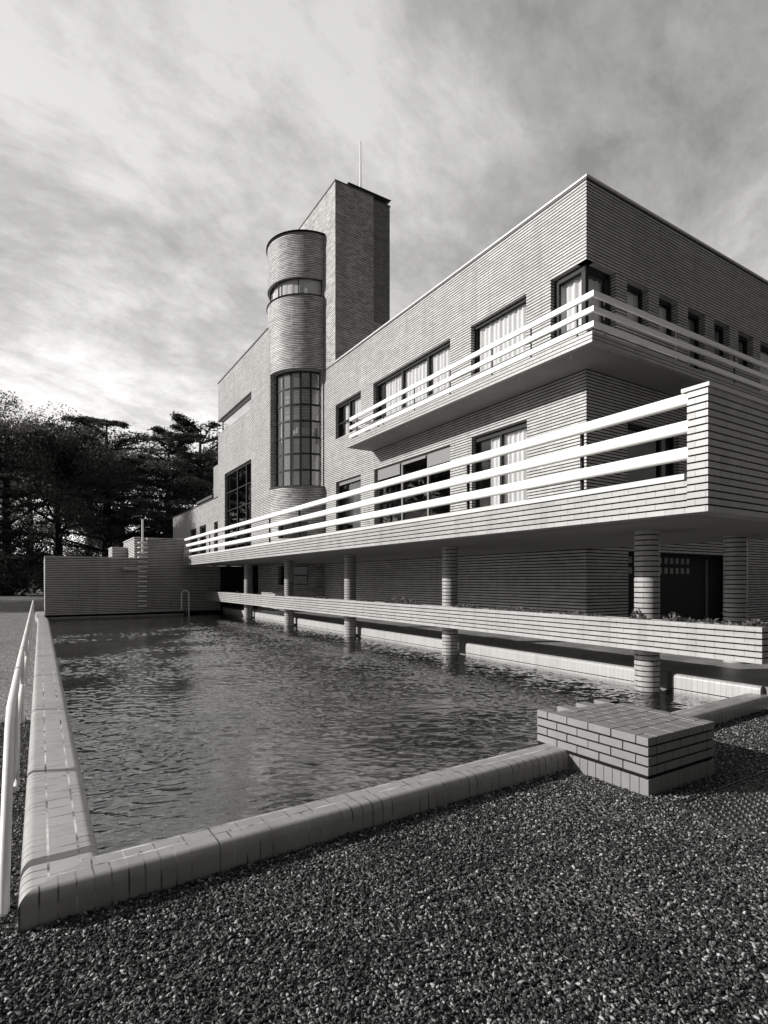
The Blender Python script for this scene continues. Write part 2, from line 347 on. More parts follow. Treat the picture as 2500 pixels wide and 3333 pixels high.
def sheet(mb,fn,a0,a1,z0,z1,ops,jd=.26,da=None,mi=0,reveal=0,flip=False):
    """wall surface fn(a,z,n) with rectangular openings and their reveals"""
    A=sorted({a0,a1,*[min(max(v,a0),a1) for o in ops for v in o[:2]]}); Zs=sorted({z0,z1,*[min(max(v,z0),z1) for o in ops for v in o[2:4]]})
    def q(pts,m): mb.add(pts if not flip else pts[::-1],[(0,1,2,3)],m)
    for i in range(len(A)-1):
        k=1 if not da else max(1,int(math.ceil((A[i+1]-A[i])/da)))
        for j in range(len(Zs)-1):
            ca=(A[i]+A[i+1])/2; cz=(Zs[j]+Zs[j+1])/2
            if any(o[0]<ca<o[1] and o[2]<cz<o[3] for o in ops): continue
            for t in range(k):
                b0=A[i]+(A[i+1]-A[i])*t/k; b1=A[i]+(A[i+1]-A[i])*(t+1)/k
                q([fn(b0,Zs[j],0),fn(b1,Zs[j],0),fn(b1,Zs[j+1],0),fn(b0,Zs[j+1],0)],mi)
    for o in ops:
        p,r,s_,t_=o[:4]; k=1 if not da else max(1,int(math.ceil((r-p)/da)))
        for e in (p,r):
            if (e>a0+1e-4 and e<a1-1e-4) or len(o)>4: q([fn(e,s_,0),fn(e,s_,jd),fn(e,t_,jd),fn(e,t_,0)],mi)
        for t in range(k):
            b0=p+(r-p)*t/k; b1=p+(r-p)*(t+1)/k
            q([fn(b0,s_,0),fn(b1,s_,0),fn(b1,s_,jd),fn(b0,s_,jd)],reveal); q([fn(b0,t_,0),fn(b0,t_,jd),fn(b1,t_,jd),fn(b1,t_,0)],reveal)
def FX(X): return lambda a,z,n:(X+n,a,z)
def FY(Y): return lambda a,z,n:(a,Y+n,z)
def fbox(mb,fn,a0,a1,z0,z1,n0,n1,mi=0):
    P=[fn(a,z,n) for z in (z0,z1) for (a,n) in ((a0,n0),(a1,n0),(a1,n1),(a0,n1))]
    mb.add(P,[(0,3,2,1),(4,5,6,7),(0,1,5,4),(1,2,6,5),(2,3,7,6),(3,0,4,7)],mi)
def curtain_mesh(fn,a0,a1,z0,z1,n,amp=.034,wl=.19,seed=0):
    rr=random.Random(seed); mb=MB(); k=max(8,int((a1-a0)/.012)); ph=rr.random()*9
    vs=[];
    for i in range(k+1):
        a=a0+(a1-a0)*i/k; w=math.sin(a/wl*6.283+ph+1.5*math.sin(a*2.1+ph))*amp+math.sin(a/wl*2.9+ph)*amp*.5
        vs+= [fn(a,z0,n+w),fn(a,z1,n+w*.55)]
    mb.add(vs,[(2*i,2*i+2,2*i+3,2*i+1) for i in range(k)]); return mb
def window(par,fn,a0,a1,z0,z1,mull=(),trans=(),curt=(),glassm='glass',fm='frame',n0=.15,shut=None,fw=.06,box=.10,seed=1,lab=None):
    f=MB()
    fbox(f,fn,a0,a0+fw,z0,z1,n0,n0+.07); fbox(f,fn,a1-fw,a1,z0,z1,n0,n0+.07)
    fbox(f,fn,a0+fw,a1-fw,z1-box,z1,n0-.03,n0+.07); fbox(f,fn,a0+fw,a1-fw,z0,z0+fw,n0,n0+.07)
    for m in mull: fbox(f,fn,m-fw*.6,m+fw*.6,z0+fw,z1-box,n0-.012,n0+.068)
    xs=[a0+fw]+[m for m in mull]+[a1-fw]
    for t in trans: fbox(f,fn,a0+fw,a1-fw,t-.022,t+.022,n0+.004,n0+.06)
    w=f.build('window',M[fm],par)
    if lab: w['label']=lab
    g=MB(); g.quad(fn(a0+fw*.5,z0+fw*.5,n0+.04),fn(a1-fw*.5,z0+fw*.5,n0+.04),fn(a1-fw*.5,z1-box*.5,n0+.04),fn(a0+fw*.5,z1-box*.5,n0+.04)); g.build('pane',M[glassm],w)
    for i,c in enumerate(curt):
        curtain_mesh(fn,c[0],c[1],c[2] if len(c)>2 else z0+.03,z1-.06,n0+.11,seed=seed+i).build('curtain',M['curtain'],w,smooth=True)
    if shut:
        s=MB()
        for (b0,b1,zb) in shut:
            z=zb
            while z<z1-.05: fbox(s,fn,b0,b1,z,z+.042,n0-.055,n0-.035); z+=.047
            fbox(s,fn,b0,b1,zb,z1-.03,n0-.037,n0-.03)
        s.build('shutter',M['shutter'],w)
    return w

# ------------------------------------------------------------------ setting
def ground():
    mb=MB()
    # one sheet with a hole for the basin
    xs=[-900,-.02,7.9,900]; ys=[-900,3.12,27.4,900]
    for i in range(3):
        for j in range(3):
            if i==1 and j==1: continue
            mb.quad((xs[i],ys[j],0),(xs[i+1],ys[j],0),(xs[i+1],ys[j+1],0),(xs[i],ys[j+1],0))
    tag(mb.build('ground',M['ground']),kind='structure')
    # water: real ripples as a displaced grid
    import numpy as np
    rg=np.random.default_rng(5); nx,ny=330,1150
    gx=np.linspace(.1,7.98,nx); gy=3.12+(27.6-3.12)*(np.linspace(0,1,ny)**1.25)
    X,Y=np.meshgrid(gx,gy); Yw=Y+.0397*X*np.clip(1-(Y-3.12)/3,0,1)
    H=np.zeros_like(X); env=np.zeros_like(X)
    for k in range(9):
        a=rg.uniform(0,6.28); l=rg.uniform(1.6,6.); env+=np.sin((X*np.cos(a)+Yw*np.sin(a))*6.283/l+rg.uniform(0,6.28))
    env=env/3.0; calm=np.clip(.50+.30*env+.10*(X-.14*Yw),.0,1.)*np.clip(1.15-np.clip((Yw-16)/16,0,1)*.8,.2,1)
    near=np.clip((6.-Yw)/3.,0,1); calm=calm*(1-.30*near)
    for k in range(90):
        a=math.atan2(.849,.528)+rg.normal(0,.50); l=float(np.exp(rg.uniform(math.log(.085),math.log(.55)))); 
        ph=(X*np.cos(a)+Yw*np.sin(a))*6.283/l+rg.uniform(0,6.28)+.8*np.sin(X*rg.uniform(.8,2.6)+Yw*rg.uniform(-2,2)+rg.uniform(0,6))
        w=np.sin(ph); w=1-2*np.abs(w)**.8 if k%2 else w
        H+=w*l**.8*.0042*(1.0 if l<.3 else .6)
    Zw=-.02+H*(calm**1.5+.10)
    me=bpy.data.meshes.new('water'); nv=nx*ny
    co_=np.stack([X,Yw,Zw],-1).reshape(-1,3).astype(np.float32); me.vertices.add(nv); me.vertices.foreach_set('co',co_.ravel())
    ii=(np.arange(ny-1)[:,None]*nx+np.arange(nx-1)[None,:]).ravel(); fc=np.stack([ii,ii+1,ii+nx+1,ii+nx],-1).astype(np.int32); nf=len(fc)
    me.loops.add(nf*4); me.loops.foreach_set('vertex_index',fc.ravel()); me.polygons.add(nf); me.polygons.foreach_set('loop_start',np.arange(nf,dtype=np.int32)*4)
    me.update(calc_edges=True); me.polygons.foreach_set('use_smooth',[True]*nf); me.materials.append(M['water'])
    wo=bpy.data.objects.new('water',me); COL.objects.link(wo); tag(wo,kind='structure')
    mb=MB()  # paved floor beside the pool, under the house
    mb.box(7.8,30,3.32,27.6,.05,.258); mb.box(7.8,30,27.6,45,.05,.254)
    tag(mb.build('terrace_floor',M['paving']),kind='structure')
ground()

def extrude(path,prof,mat_,name,parent,t0=0.,ring0=None,us=None):
    """path: list of (base xyz, outward xy, s); prof: (d,z) across"""
    mb=MB(); T=[t0]
    for i in range(1,len(prof)): T.append(T[-1]+math.dist(prof[i],prof[i-1]))
    for (p,nv,s) in path:
        for (d,z),t in zip(prof,T): mb.v.append((p[0]+nv[0]*d,p[1]+nv[1]*d,z)); mb.uv.append((s,t))
    n=len(prof)
    if ring0:
        for k in range(n): mb.v[k]=ring0[k]; mb.uv[k]=(us[k],T[k])
    for i in range(len(path)-1):
        for k in range(n-1): mb.f.append((i*n+k,i*n+k+1,(i+1)*n+k+1,(i+1)*n+k)); mb.mi.append(0)
    for e in ((0,len(path)-1) if ring0 is None else (len(path)-1,)): mb.f.append(tuple(e*n+k for k in range(n))); mb.mi.append(0)
    return mb.build(name,mat_,parent,smooth=True)
def rprof(w,top,ro,ri,bot=-1.5,inn=-1.5):
    pr=[(0,bot),(0,0.0),(0,top-ro)]
    for k in range(1,9): a=math.pi/2*k/8; pr.append((ro-ro*math.cos(a),top-ro+ro*math.sin(a)))
    for k in range(0,9): a=math.pi/2*k/8; pr.append((w-ri+ri*math.sin(a),top-ri+ri*math.cos(a)))
    pr+=[(w,0.0),(w,inn)]
    return pr
def pool():
    P=empty('swimming_pool',(3.9,15,0),'long rectangular brick edged pool full of rippling water','pool')
    # left coping: outer edge x, widths; the far end shifts a little outward
    pts=[(-.085,3.0),(-.085,3.5),(-.085,12),(-.085,20),(-.085,23.8),(-.10,24.6),(-.15,25.6),(-.18,26.3),(-.18,30.2)]
    path=[];s=0
    for i,(x,y) in enumerate(pts):
        if i: s+=math.dist(pts[i],pts[i-1])
        path.append(((x,y),(1,0),s))
    # T is measured from z=0 on the outer face
    prL=rprof(.355,.16,.055,.055); prN=rprof(.275,.16,.055,.045)
    corner=[(-.085+a[0],3.0+b[0]+.0397*a[0],(a[1]+b[1])/2) for a,b in zip(prL,prN)]
    extrude(path,prL,M['copeL'],'coping',P,t0=-1.5,ring0=corner,us=[b[0] for b in prN])
    dirn=Vector((1,.0397)).normalized(); nn=(-dirn.y,dirn.x)
    path=[((.0+dirn.x*t-.085,3.0+dirn.y*t),nn,t) for t in (0.0,.6,2,4,6,8,10,12)]
    extrude(path,prN,M['copeN'],'coping',P,t0=-1.5,ring0=corner,us=[a[0] for a in prL])
    # house side curb with recesses for the columns
    c=MB(); d=MB()
    ys=[3.42]
    for cy in COLY: ys+=[cy-.27,cy+.30]
    ys.append(27.6)
    for i in range(0,len(ys),2):
        a,b=ys[i],ys[i+1]; pr=[(0,.06),(0,.262-.05)]+[(.05-.05*math.cos(math.pi/2*k/6),.212+.05*math.sin(math.pi/2*k/6)) for k in range(1,7)]+[(.24,.262),(.24,.06)]
        o=len(c.v); n=len(pr)
        for y in (a,a+.001,b-.001,b): c.v+=[(7.72+q[0],y,q[1]) for q in pr]
        for r_ in range(3):
            for k in range(n): k2=(k+1)%n; c.f.append((o+r_*n+k,o+(r_+1)*n+k,o+(r_+1)*n+k2,o+r_*n+k2)); c.mi.append(0)
        c.f.append(tuple(o+k for k in range(n))); c.mi.append(0); c.f.append(tuple(o+3*n+k for k in reversed(range(n)))); c.mi.append(0)
        c.box(7.722,7.96,a,b,-.075,.046,0); c.box(7.735,7.955,a+.01,b-.01,-1.5,.07,1)
    for cy in COLY:
        c.box(7.955,8.1,cy-.28,cy+.31,-1.5,.261,0)
    c.build('curb',[M['soldier'],M['joint']],P,smooth=True)
    b=MB(); b.quad((.2,3.2,-.38),(7.8,3.4,-.38),(7.8,27.7,-.38),(.2,27.7,-.38)); b.quad((.25,27.58,-1.5),(8,27.58,-1.5),(8,27.58,.0),(.25,27.58,.0))
    b.build('basin',M['basin'],P)
COLY=[4.83,9.40,13.93,18.50,23.05]
pool()

# ------------------------------------------------------------------ terrace on columns
def terrace():
    T=empty('terrace',(7.5,15,.26),'raised brick edged terrace on round columns with three white rails beside the pool','terrace')
    mb=MB()
    # front parapet courses and the slab
    courses(mb,5.87,6.09,3.31,27.62,2.32,2.667)
    mb.box(5.85,6.10,3.33,27.62,2.682,2.744,2)
    mb.build('parapet',[M['course'],M['joint'],M['cope']],T)
    e=MB(); courses(e,5.87,10.78,3.09,3.309,2.32,3.605)
    e.build('end_parapet',[M['course'],M['joint']],T)
    k=MB(); k.box(5.845,10.8,3.065,3.36,3.612,3.652); k.build('parapet_coping',M['cope'],T)
    sl=MB(); sl.box(6.085,10.78,3.306,8.20,2.324,2.64); sl.box(6.085,10.48,8.20,23.6,2.324,2.64); sl.box(6.085,8.68,23.6,27.62,2.324,2.64)
    sl.box(6.085,10.79,3.304,8.20,2.644,2.68); 
    sl.build('slab',M['soffit'],T)
    # rails: three rounded bars
    for z0,z1 in ((3.488,3.618),(3.189,3.325),(2.902,3.04)):
        r=MB(); zc=(z0+z1)/2; h=(z1-z0)/2; n=20; ys=[3.30,7.03,11.6,16.34,21.0,27.62]
        for i in range(len(ys)-1):
            o=len(r.v)
            for y in (ys[i]+.003,ys[i+1]-.003):
                for q in range(n):
                    t=2*math.pi*q/n; cx=math.cos(t); sx=math.sin(t)
                    r.v.append((5.925+.052*math.copysign(abs(cx)**.75,cx),y,zc+h*math.copysign(abs(sx)**.75,sx)))
            for q in range(n): q2=(q+1)%n; r.f.append((o+q,o+n+q,o+n+q2,o+q2)); r.mi.append(0)
            r.f.append(tuple(o+q for q in range(n))); r.mi.append(0); r.f.append(tuple(o+n+q for q in reversed(range(n)))); r.mi.append(0)
            r.cyl(0,0,0,0,.001,3) if False else None
        r.tube([(5.925,ys[0],zc),(5.925,ys[-1],zc)],.035,8)
        r.build('rail',M['white'],T,smooth=True)
    for y in (4.767,7.03,9.4,11.7,14.04,16.34,18.7,21.1,23.45,25.7):
        p=MB(); p.box(5.985,6.035,y-.012,y+.012,2.744,3.60); 
        for z in (3.55,3.255,2.97): p.box(5.96,5.99,y-.012,y+.012,z-.015,z+.015)
        p.build('rail_post',M['black'],T)
    def col(x,y,z0,z1,base):
        c=MB(); z=base; 
        c.cyl(x,y,z0,z1,.152,40,1)
        while z<z1-.01:
            a=max(z,z0); b=min(z+PITCH-.0175,z1)
            if b>a: c.cyl(x,y,a,b,.172,40,0)
            z+=PITCH
        c.build('column',[M['course'],M['joint']],T,smooth=True)
    for y in COLY: col(7.525,y,-.95,2.322,-.9805)
    col(9.68,4.66,.258,2.322,.262)
terrace()

def planter():
    P=empty('planter',(7.4,15,.26),'long low lit brick planter trough hung between the columns above the pool','planter')
    m=MB(); courses(m,6.9,7.0,3.04,27.63,.656,1.071); courses(m,7.0,10.8,3.04,3.14,.656,1.071); courses(m,7.11,7.17,3.34,27.63,.656,1.071); courses(m,7.17,10.8,3.34,3.40,.656,1.071)
    m.build('trough',[M['course'],M['joint']],P)
    b=MB(); b.box(6.985,7.13,3.12,27.62,.66,1.02); b.box(7.13,10.79,3.12,3.36,.66,1.02); b.build('soil',M['soil'],P)
planter()
def leaf_plant(x,y,z,h,n,seed,spread,lying=False):
    r=random.Random(seed); mb=MB()
    for i in range(n):
        a=r.random()*6.283; rad=spread*math.sqrt(r.random()); px,py=x+min(.08,rad*.4)*math.cos(a),y+rad*math.sin(a); pz=z+h*r.random()*(1-.5*rad/spread)
        d=Vector((r.uniform(-1,1),r.uniform(-1,1),r.uniform(-.1,.9))).normalized(); s=r.uniform(.018,.042)
        u=d.cross(Vector((r.uniform(-1,1),r.uniform(-1,1),r.uniform(-1,1)))).normalized()
        c=Vector((px,py,pz)); w=u*s*.5; k=d*s
        nn=d.cross(u)*s*.18
        mb.add([c-k,c-w+nn,c+k*1.1,c+w+nn],[(0,1,2),(0,2,3)])
    return mb
PLN=[(3.22,.11,70,'small bushy plant at the near corner of the planter'),(3.75,.06,120,'low sprawl of curled leaves near the planter corner'),(4.15,.13,60,'round leafed sprig beside the lower right part of the planter, near the second column'),
 (4.66,.15,90,'upright curly plant at the foot of the nearest column'),(5.6,.07,160,'low dark leaves right of the nearest column, toward the garage wall corner'),(6.9,.09,240,'broad leafy patch below the corner of the brick wall'),(8.3,.08,170,'leafy patch just right of the second nearest column'),
 (10.6,.15,320,'tallest leafy clump left of the second nearest column'),(12.3,.11,110,'thin spiky plant between the second and third columns'),(14.9,.08,110,'small dark plant just left of the third column'),(18.2,.13,120,'tufty plant at the foot of the fourth column'),(20.6,.05,100,'flat dark leaves between the fourth and farthest columns'),(23.0,.08,70,'small plant at the foot of the farthest column')]
for i,(y,h,n,lb) in enumerate(PLN):
    sp={3:.12}.get(i,.16 if n<100 else (.75 if n>200 else .42))
    o=leaf_plant(7.05,y,1.0,h+.08,n*2,50+i,sp).build('leafy_plant',M['ivy']); tag(o,lb,'plant','leafy plants in the long planter')

# ------------------------------------------------------------------ the house
XW,YW=10.506,8.215
def house():
    H=empty('modernist_villa',(14,20,.26),'large pale brick modernist house with tall tower and round stair bay','house')
    fx=FX(XW)
    w=MB()
    up=[(8.10,9.25,7.45,8.88),(10.045,12.17,7.47,8.91),(13.12,17.655,7.47,8.92),(18.59,20.74,7.50,8.93)]
    lo=[(10.02,12.14,2.70,5.70),(13.115,17.59,2.70,5.715),(18.60,20.70,2.70,5.71)]
    sheet(w,fx,YW,24.0,.26,10.70,[(YW,9.25,7.45,8.88)]+up[1:]+lo,reveal=0)
    # end wall, facing the camera's right
    e=[(XW,11.57,7.45,8.88),(12.0,12.865,7.9,8.87),(13.31,14.14,7.9,8.87),(14.62,15.455,6.75,8.87),(15.93,16.745,7.9,8.87),(17.245,18.12,7.9,8.87),(18.545,20.2,6.9,8.87),(12.02,14.21,2.9,5.45),(12.045,17.15,.26,2.31)]
    sheet(w,FY(YW),XW,24.,.26,10.70,e)
    sheet(w,FY(38.),XW,24.,.26,10.70,[]); sheet(w,FX(24.),YW,38.,.26,10.70,[])
    w.build('wall',M['wall'],H)
    c=MB(); c.box(XW-.035,24.05,YW-.035,20.765,10.735,10.787); c.build('roof_coping',M['cope'],H)
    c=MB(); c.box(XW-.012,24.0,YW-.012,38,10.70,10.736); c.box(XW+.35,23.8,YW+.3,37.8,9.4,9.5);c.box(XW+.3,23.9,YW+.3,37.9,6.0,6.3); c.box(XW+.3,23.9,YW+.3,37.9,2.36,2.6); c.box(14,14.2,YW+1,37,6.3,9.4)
    c.build('roof',M['flash'],H)
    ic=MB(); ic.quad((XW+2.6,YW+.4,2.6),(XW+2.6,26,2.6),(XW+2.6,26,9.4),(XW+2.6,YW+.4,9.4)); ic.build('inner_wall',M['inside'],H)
    # windows of the long front
    window(H,fx,10.045,12.17,7.47,8.91,curt=[(10.0,12.1)],seed=3,fw=.07)
    window(H,fx,13.12,17.655,7.47,8.92,mull=(14.43,15.92),curt=[(13.1,14.35),(14.5,15.85),(16.0,17.2)],seed=7,fw=.09)
    window(H,fx,18.59,20.74,7.50,8.93,mull=(19.75,),trans=(8.15,),curt=[(18.6,19.5),(19.95,20.3)],seed=11)
    window(H,fx,10.02,12.14,2.70,5.70,mull=(11.1,),curt=[(10.0,11.6)],seed=13,fw=.06,box=.14)
    window(H,fx,13.115,17.59,2.70,5.715,mull=(14.45,15.96),glassm='dglass',fm='greyframe',shut=[(13.2,14.38,5.26),(14.52,15.89,5.58),(16.03,17.5,5.30)],n0=.16,box=.08)
    window(H,fx,18.60,20.70,2.70,5.71,glassm='dglass',shut=[(18.7,20.6,5.55)],n0=.16)
    # corner window wrapping both fronts
    f=MB(); 
    fbox(f,fx,9.12,9.25,7.45,8.88,.14,.22); fbox(f,fx,YW+.15,9.12,8.74,8.88,.12,.21); fbox(f,fx,YW+.15,9.12,7.45,7.52,.14,.22)
    f.box(XW+.13,XW+.24,YW+.13,YW+.24,7.45,8.88)
    fy=FY(YW); fbox(f,fy,XW+.24,11.45,8.74,8.88,.14,.22); fbox(f,fy,11.36,11.56,7.45,8.88,.14,.22); fbox(f,fy,XW+.24,11.36,7.45,7.52,.14,.22)
    wdw=f.build('window',M['frame'],H); wdw['label']='corner window wrapping both sides of the upper floor'
    g=MB(); g.quad(fx(YW+.2,7.5,.18),fx(9.2,7.5,.18),fx(9.2,8.8,.18),fx(YW+.2,8.8,.18)); g.quad(fy(XW+.2,7.5,.18),fy(11.4,7.5,.18),fy(11.4,8.8,.18),fy(XW+.2,8.8,.18)); g.build('pane',M['glass'],wdw)
    curtain_mesh(fx,YW+.35,9.2,7.46,8.72,.30,seed=2).build('curtain',M['curtain'],wdw,smooth=True)
    curtain_mesh(fy,XW+.3,11.4,7.46,8.72,.30,seed=4).build('curtain',M['curtain'],wdw,smooth=True)
    gf=MB(); 
    # side windows between the piers
    for i,(a,b,z0) in enumerate(((12.0,12.865,7.9),(13.31,14.14,7.9),(14.62,15.455,6.75),(15.93,16.745,7.9),(17.245,18.12,7.9),(18.545,20.2,6.9))):
        ww=window(H,fy,a,b,z0,8.87,glassm='glass' if i in(0,1,5) else 'dglass',fm='frame',curt=[(a+.03,b-.03)] if i in (0,1,5) else [(a+.5,b-.03)],n0=.17,fw=.07,seed=20+i)
    window(H,fy,12.02,14.21,2.9,5.45,mull=(13.6,),glassm='dglass',fm='frame',n0=.15)
    gd=MB(); gd.box(12.05,17.15,YW+.45,YW+.5,.26,2.31)
    gdo=gd.build('garage_door',M['black'],H)
    for r_ in range(2):
        for k in range(13):
            x=12.16+k*.262; q=MB(); z=1.78+r_*.27; q.box(x,x+.15,YW+.43,YW+.452,z,z+.16); q.build('pane',M['greyframe'],gdo)
    q=MB(); q.box(16.3,16.34,YW+.40,YW+.45,.26,2.2); q.build('door_edge',M['shutter'],gdo)
    # tower
    t=MB()
    sheet(t,fx,20.77,26.,10.70,18.36,[]); sheet(t,FY(20.77),XW,12.374,9.5,18.36,[])
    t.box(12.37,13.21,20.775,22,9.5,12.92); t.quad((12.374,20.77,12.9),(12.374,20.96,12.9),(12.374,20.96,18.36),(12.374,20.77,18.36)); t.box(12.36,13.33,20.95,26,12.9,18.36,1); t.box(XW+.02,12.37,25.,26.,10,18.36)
    tw=t.build('tower',[M['tower'],M['tower_shaded']],H)
    c=MB(); c.box(XW-.03,12.40,20.74,26.,18.36,18.41); c.box(12.40,13.35,20.92,26,18.36,18.41); c.build('tower_coping',M['flash'],tw)
    c=MB()
    c.add([(11.28,21.0,18.40),(13.2,21.1,18.40),(13.2,24.6,18.40),(11.28,24.6,18.40),(11.28,21.0,18.56),(13.2,21.08,18.58),(13.2,24.6,18.58),(11.28,24.6,18.56),(11.2,20.9,18.66),(13.42,20.95,18.70),(13.42,24.8,18.70),(11.2,24.8,18.66)],[(0,1,5,4),(1,2,6,5),(2,3,7,6),(3,0,4,7),(4,5,9,8),(5,6,10,9),(6,7,11,10),(7,4,8,11),(8,9,10,11),(0,3,2,1)])
    c.build('chimney_cowl',M['black'],tw)
    c=MB(); c.tube([(12.02,21.3,18.65),(12.02,21.3,18.95)],.035,8).tube([(12.02,21.3,18.9),(12.02,21.3,21.0)],[.042,.03],8); c.build('antenna',M['white'],tw)
    # rounded stair bay, merging into the left wing
    CXc,CYc,Rr=XW,23.65,1.8
    def cyl(r=Rr): return lambda a,z,n:(CXc-(r-n)*math.sin(R(a)),CYc-(r-n)*math.cos(R(a)),z)
    s=MB()
    sheet(s,cyl(),0,90,.26,12.967,[(2,88.5,5.70,10.75,1),(23,68,3.45,4.15,1),(23,68,1.42,2.22,1)],jd=.30,da=4,reveal=1)
    sheet(s,cyl(),0,270,12.967,16.62,[(1.5,215,13.97,14.71,1)],jd=.16,da=4,reveal=1)
    st=s.build('stair_bay',[M['tower'],M['concrete']],H)
    c=MB()
    def ring(mb,r0,r1,a0,a1,z0,z1):
        k=int((a1-a0)/4); f0=cyl(r0); f1=cyl(r1)
        for i in range(k):
            a=a0+(a1-a0)*i/k; b=a0+(a1-a0)*(i+1)/k
            P=[f0(a,z0,0),f1(a,z0,0),f1(b,z0,0),f0(b,z0,0),f0(a,z1,0),f1(a,z1,0),f1(b,z1,0),f0(b,z1,0)]
            mb.add(P,[(0,1,2,3),(7,6,5,4),(0,4,5,1),(3,2,6,7)])
    ring(c,1.86,1.2,0,270,16.62,16.70); c.build('coping',M['flash'],st)
    c=MB(); ring(c,1.845,1.6,1,215,13.93,13.972); c.build('sill',M['flash'],st)
    c=MB(); ring(c,1.86,1.45,0,90,5.66,5.705); c.build('sill',M['cope'],st)
    c=MB(); k=20
    for zc in (16.6,10.8,5.6,2.5):
        c=MB(); c.add([cyl(1.75)(a*9,zc,0) for a in range(0,31)]+[(CXc,CYc,zc)],[tuple(range(32))]); c.build('floor',M['concrete'],st)
    def curved_window(r,a0,a1,z0,z1,na,nz,fw,gm,name='window'):
        f=MB(); fn=cyl(r)
        def vbar(a): 
            da=math.degrees(fw/2/r); P=[fn(aa,z,n) for z in (z0,z1) for aa,n in ((a-da,-.02),(a+da,-.02),(a+da,.04),(a-da,.04))]
            f.add(P,[(0,3,2,1),(4,5,6,7),(0,1,5,4),(1,2,6,5),(2,3,7,6),(3,0,4,7)])
        for i in range(na+1): vbar(a0+(a1-a0)*i/na)
        for j in range(nz+1):
            z=z0+(z1-z0)*j/nz; k=24
            for i in range(k):
                a=a0+(a1-a0)*i/k; b=a0+(a1-a0)*(i+1)/k
                P=[fn(q,zz,n) for zz in (z-fw*.4,z+fw*.4) for q,n in ((a,-.015),(b,-.015),(b,.035),(a,.035))]
                f.add(P,[(0,3,2,1),(4,5,6,7),(0,1,5,4),(2,3,7,6)])
        wd=f.build(name,M['frame'],st)
        g=MB(); k=max(na,1)*1
        for i in range(k):
            a=a0+(a1-a0)*i/k; b=a0+(a1-a0)*(i+1)/k; g.quad(fn(a,z0,0),fn(b,z0,0),fn(b,z1,0),fn(a,z1,0))
        g.build('pane',M[gm],wd); return wd
    sw=curved_window(1.5,1.0,85.6,5.72,10.72,5,7,.085,'frosted')
    bb=MB()
    for zc in (9.76,9.54,9.12,8.86):
        bb=MB(); ring(bb,1.26,1.20,4,84,zc-.07,zc+.07); bb.build('stair_rail',M['white'],st); sw['label']='tall curved stair window of dark framed square panes'
    curved_window(1.66,1.5,215,13.98,14.70,6,1,.03,'glass')
    bl_=MB(); kk=60; f0=cyl(1.56)
    bl_.add([f0(a*4,z,.012*math.sin(a*1.9)) for a in range(kk) for z in (13.9,14.8)],[(2*i,2*i+2,2*i+3,2*i+1) for i in range(kk-1)]); bl_.build('blind',M['curtain'],st)
    curved_window(1.62,23,68,3.45,4.15,2,1,.05,'dglass'); curved_window(1.62,23,68,1.42,2.22,2,2,.05,'dglass')
    i_=MB(); i_.quad((XW+.9,21.9,2.6),(XW+.9,26,2.6),(XW+.9,26,16),(XW+.9,21.9,16)); i_.box(XW-.9,XW+.8,22.6,24.6,8.1,8.35); i_.build('stair_core',M['cope'],st)
    # left wing
    fl=FX(8.7); l=MB()
    sheet(l,fl,23.65,32.07,.26,12.92,[(26.18,32.07,9.97,10.80),(26.2,30.75,2.7,7.5),(25.2,32.07,.26,2.31)],jd=.3)
    sheet(l,FY(32.07),8.7,24.,.26,12.92,[(8.7,9.9,9.97,10.80)],flip=True)
    l.quad((24,38,.26),(24,23,.26),(24,23,12.92),(24,38,12.92)); l.quad((9.0,23.66,12.967),(24,23.66,12.967),(24,23.66,10),(9.0,23.66,10))
    # low far wing
    sheet(l,fl,32.07,44.8,.26,6.40,[(32.14,32.97,2.9,5.02),(34.8,36.45,2.9,5.07),(37.35,39.0,2.9,5.05)],jd=.3)
    l.quad((8.7,44.8,.26),(24,44.8,.26),(24,44.8,6.4),(8.7,44.8,6.4)); l.quad((8.72,32.0,6.35),(24,32.0,6.35),(24,44.8,6.35),(8.72,44.8,6.35))
    l.build('wing_wall',M['wall'],H)
    c=MB(); c.box(8.665,24,23.9,32.1,12.92,12.967); c.box(8.668,24,32.1,44.84,6.405,6.45); c.box(9.0,23.9,23.9,32,10.80,10.9);c.box(9.0,23.9,24,32,9.87,9.96);c.box(8.9,23.9,24,44,2.4,2.6); c.build('wing_coping',M['flash'],H)
    c=MB(); c.box(8.672,8.9,26.1,32.1,9.935,9.968); c.build('sill',M['cope'],H)
    f=MB(); f.box(8.80,8.88,31.5,31.6,9.97,10.80); f.box(8.80,8.84,26.2,31.5,9.98,10.02);f.box(8.79,8.86,26.2,31.5,10.56,10.79); ww=f.build('window',M['frame'],H); ww['label']='long slot window near the top of the left wing'
    g=MB(); g.quad((8.82,26.2,9.98),(8.82,31.5,9.98),(8.82,31.5,10.75),(8.82,26.2,10.75)); g.build('pane',M['mirror'],ww)
    window(H,fl,26.2,30.75,2.7,7.5,mull=(27.30,28.80),trans=(6.45,5.45,4.45,3.5),glassm='dglass',fm='frame',n0=.12,fw=.09,lab='tall dark many paned window of the left wing')
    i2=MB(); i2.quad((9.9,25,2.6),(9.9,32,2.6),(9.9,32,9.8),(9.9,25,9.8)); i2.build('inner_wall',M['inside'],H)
    for a,b,z in ((32.14,32.97,5.02),(34.8,36.45,5.07),(37.35,39.0,5.05)): window(H,fl,a,b,2.9,z,glassm='dglass',n0=.14)
    pz=MB(); pz.box(9.1,13,32.1,34.6,6.45,8.6); pz.build('roof_room',M['soffit'],H); pz=MB(); pz.box(9.0,13,34.6,38.6,6.75,6.9); pz.box(9.2,12,34.6,38,6.45,6.75); pz.build('canopy',M['flash'],H)
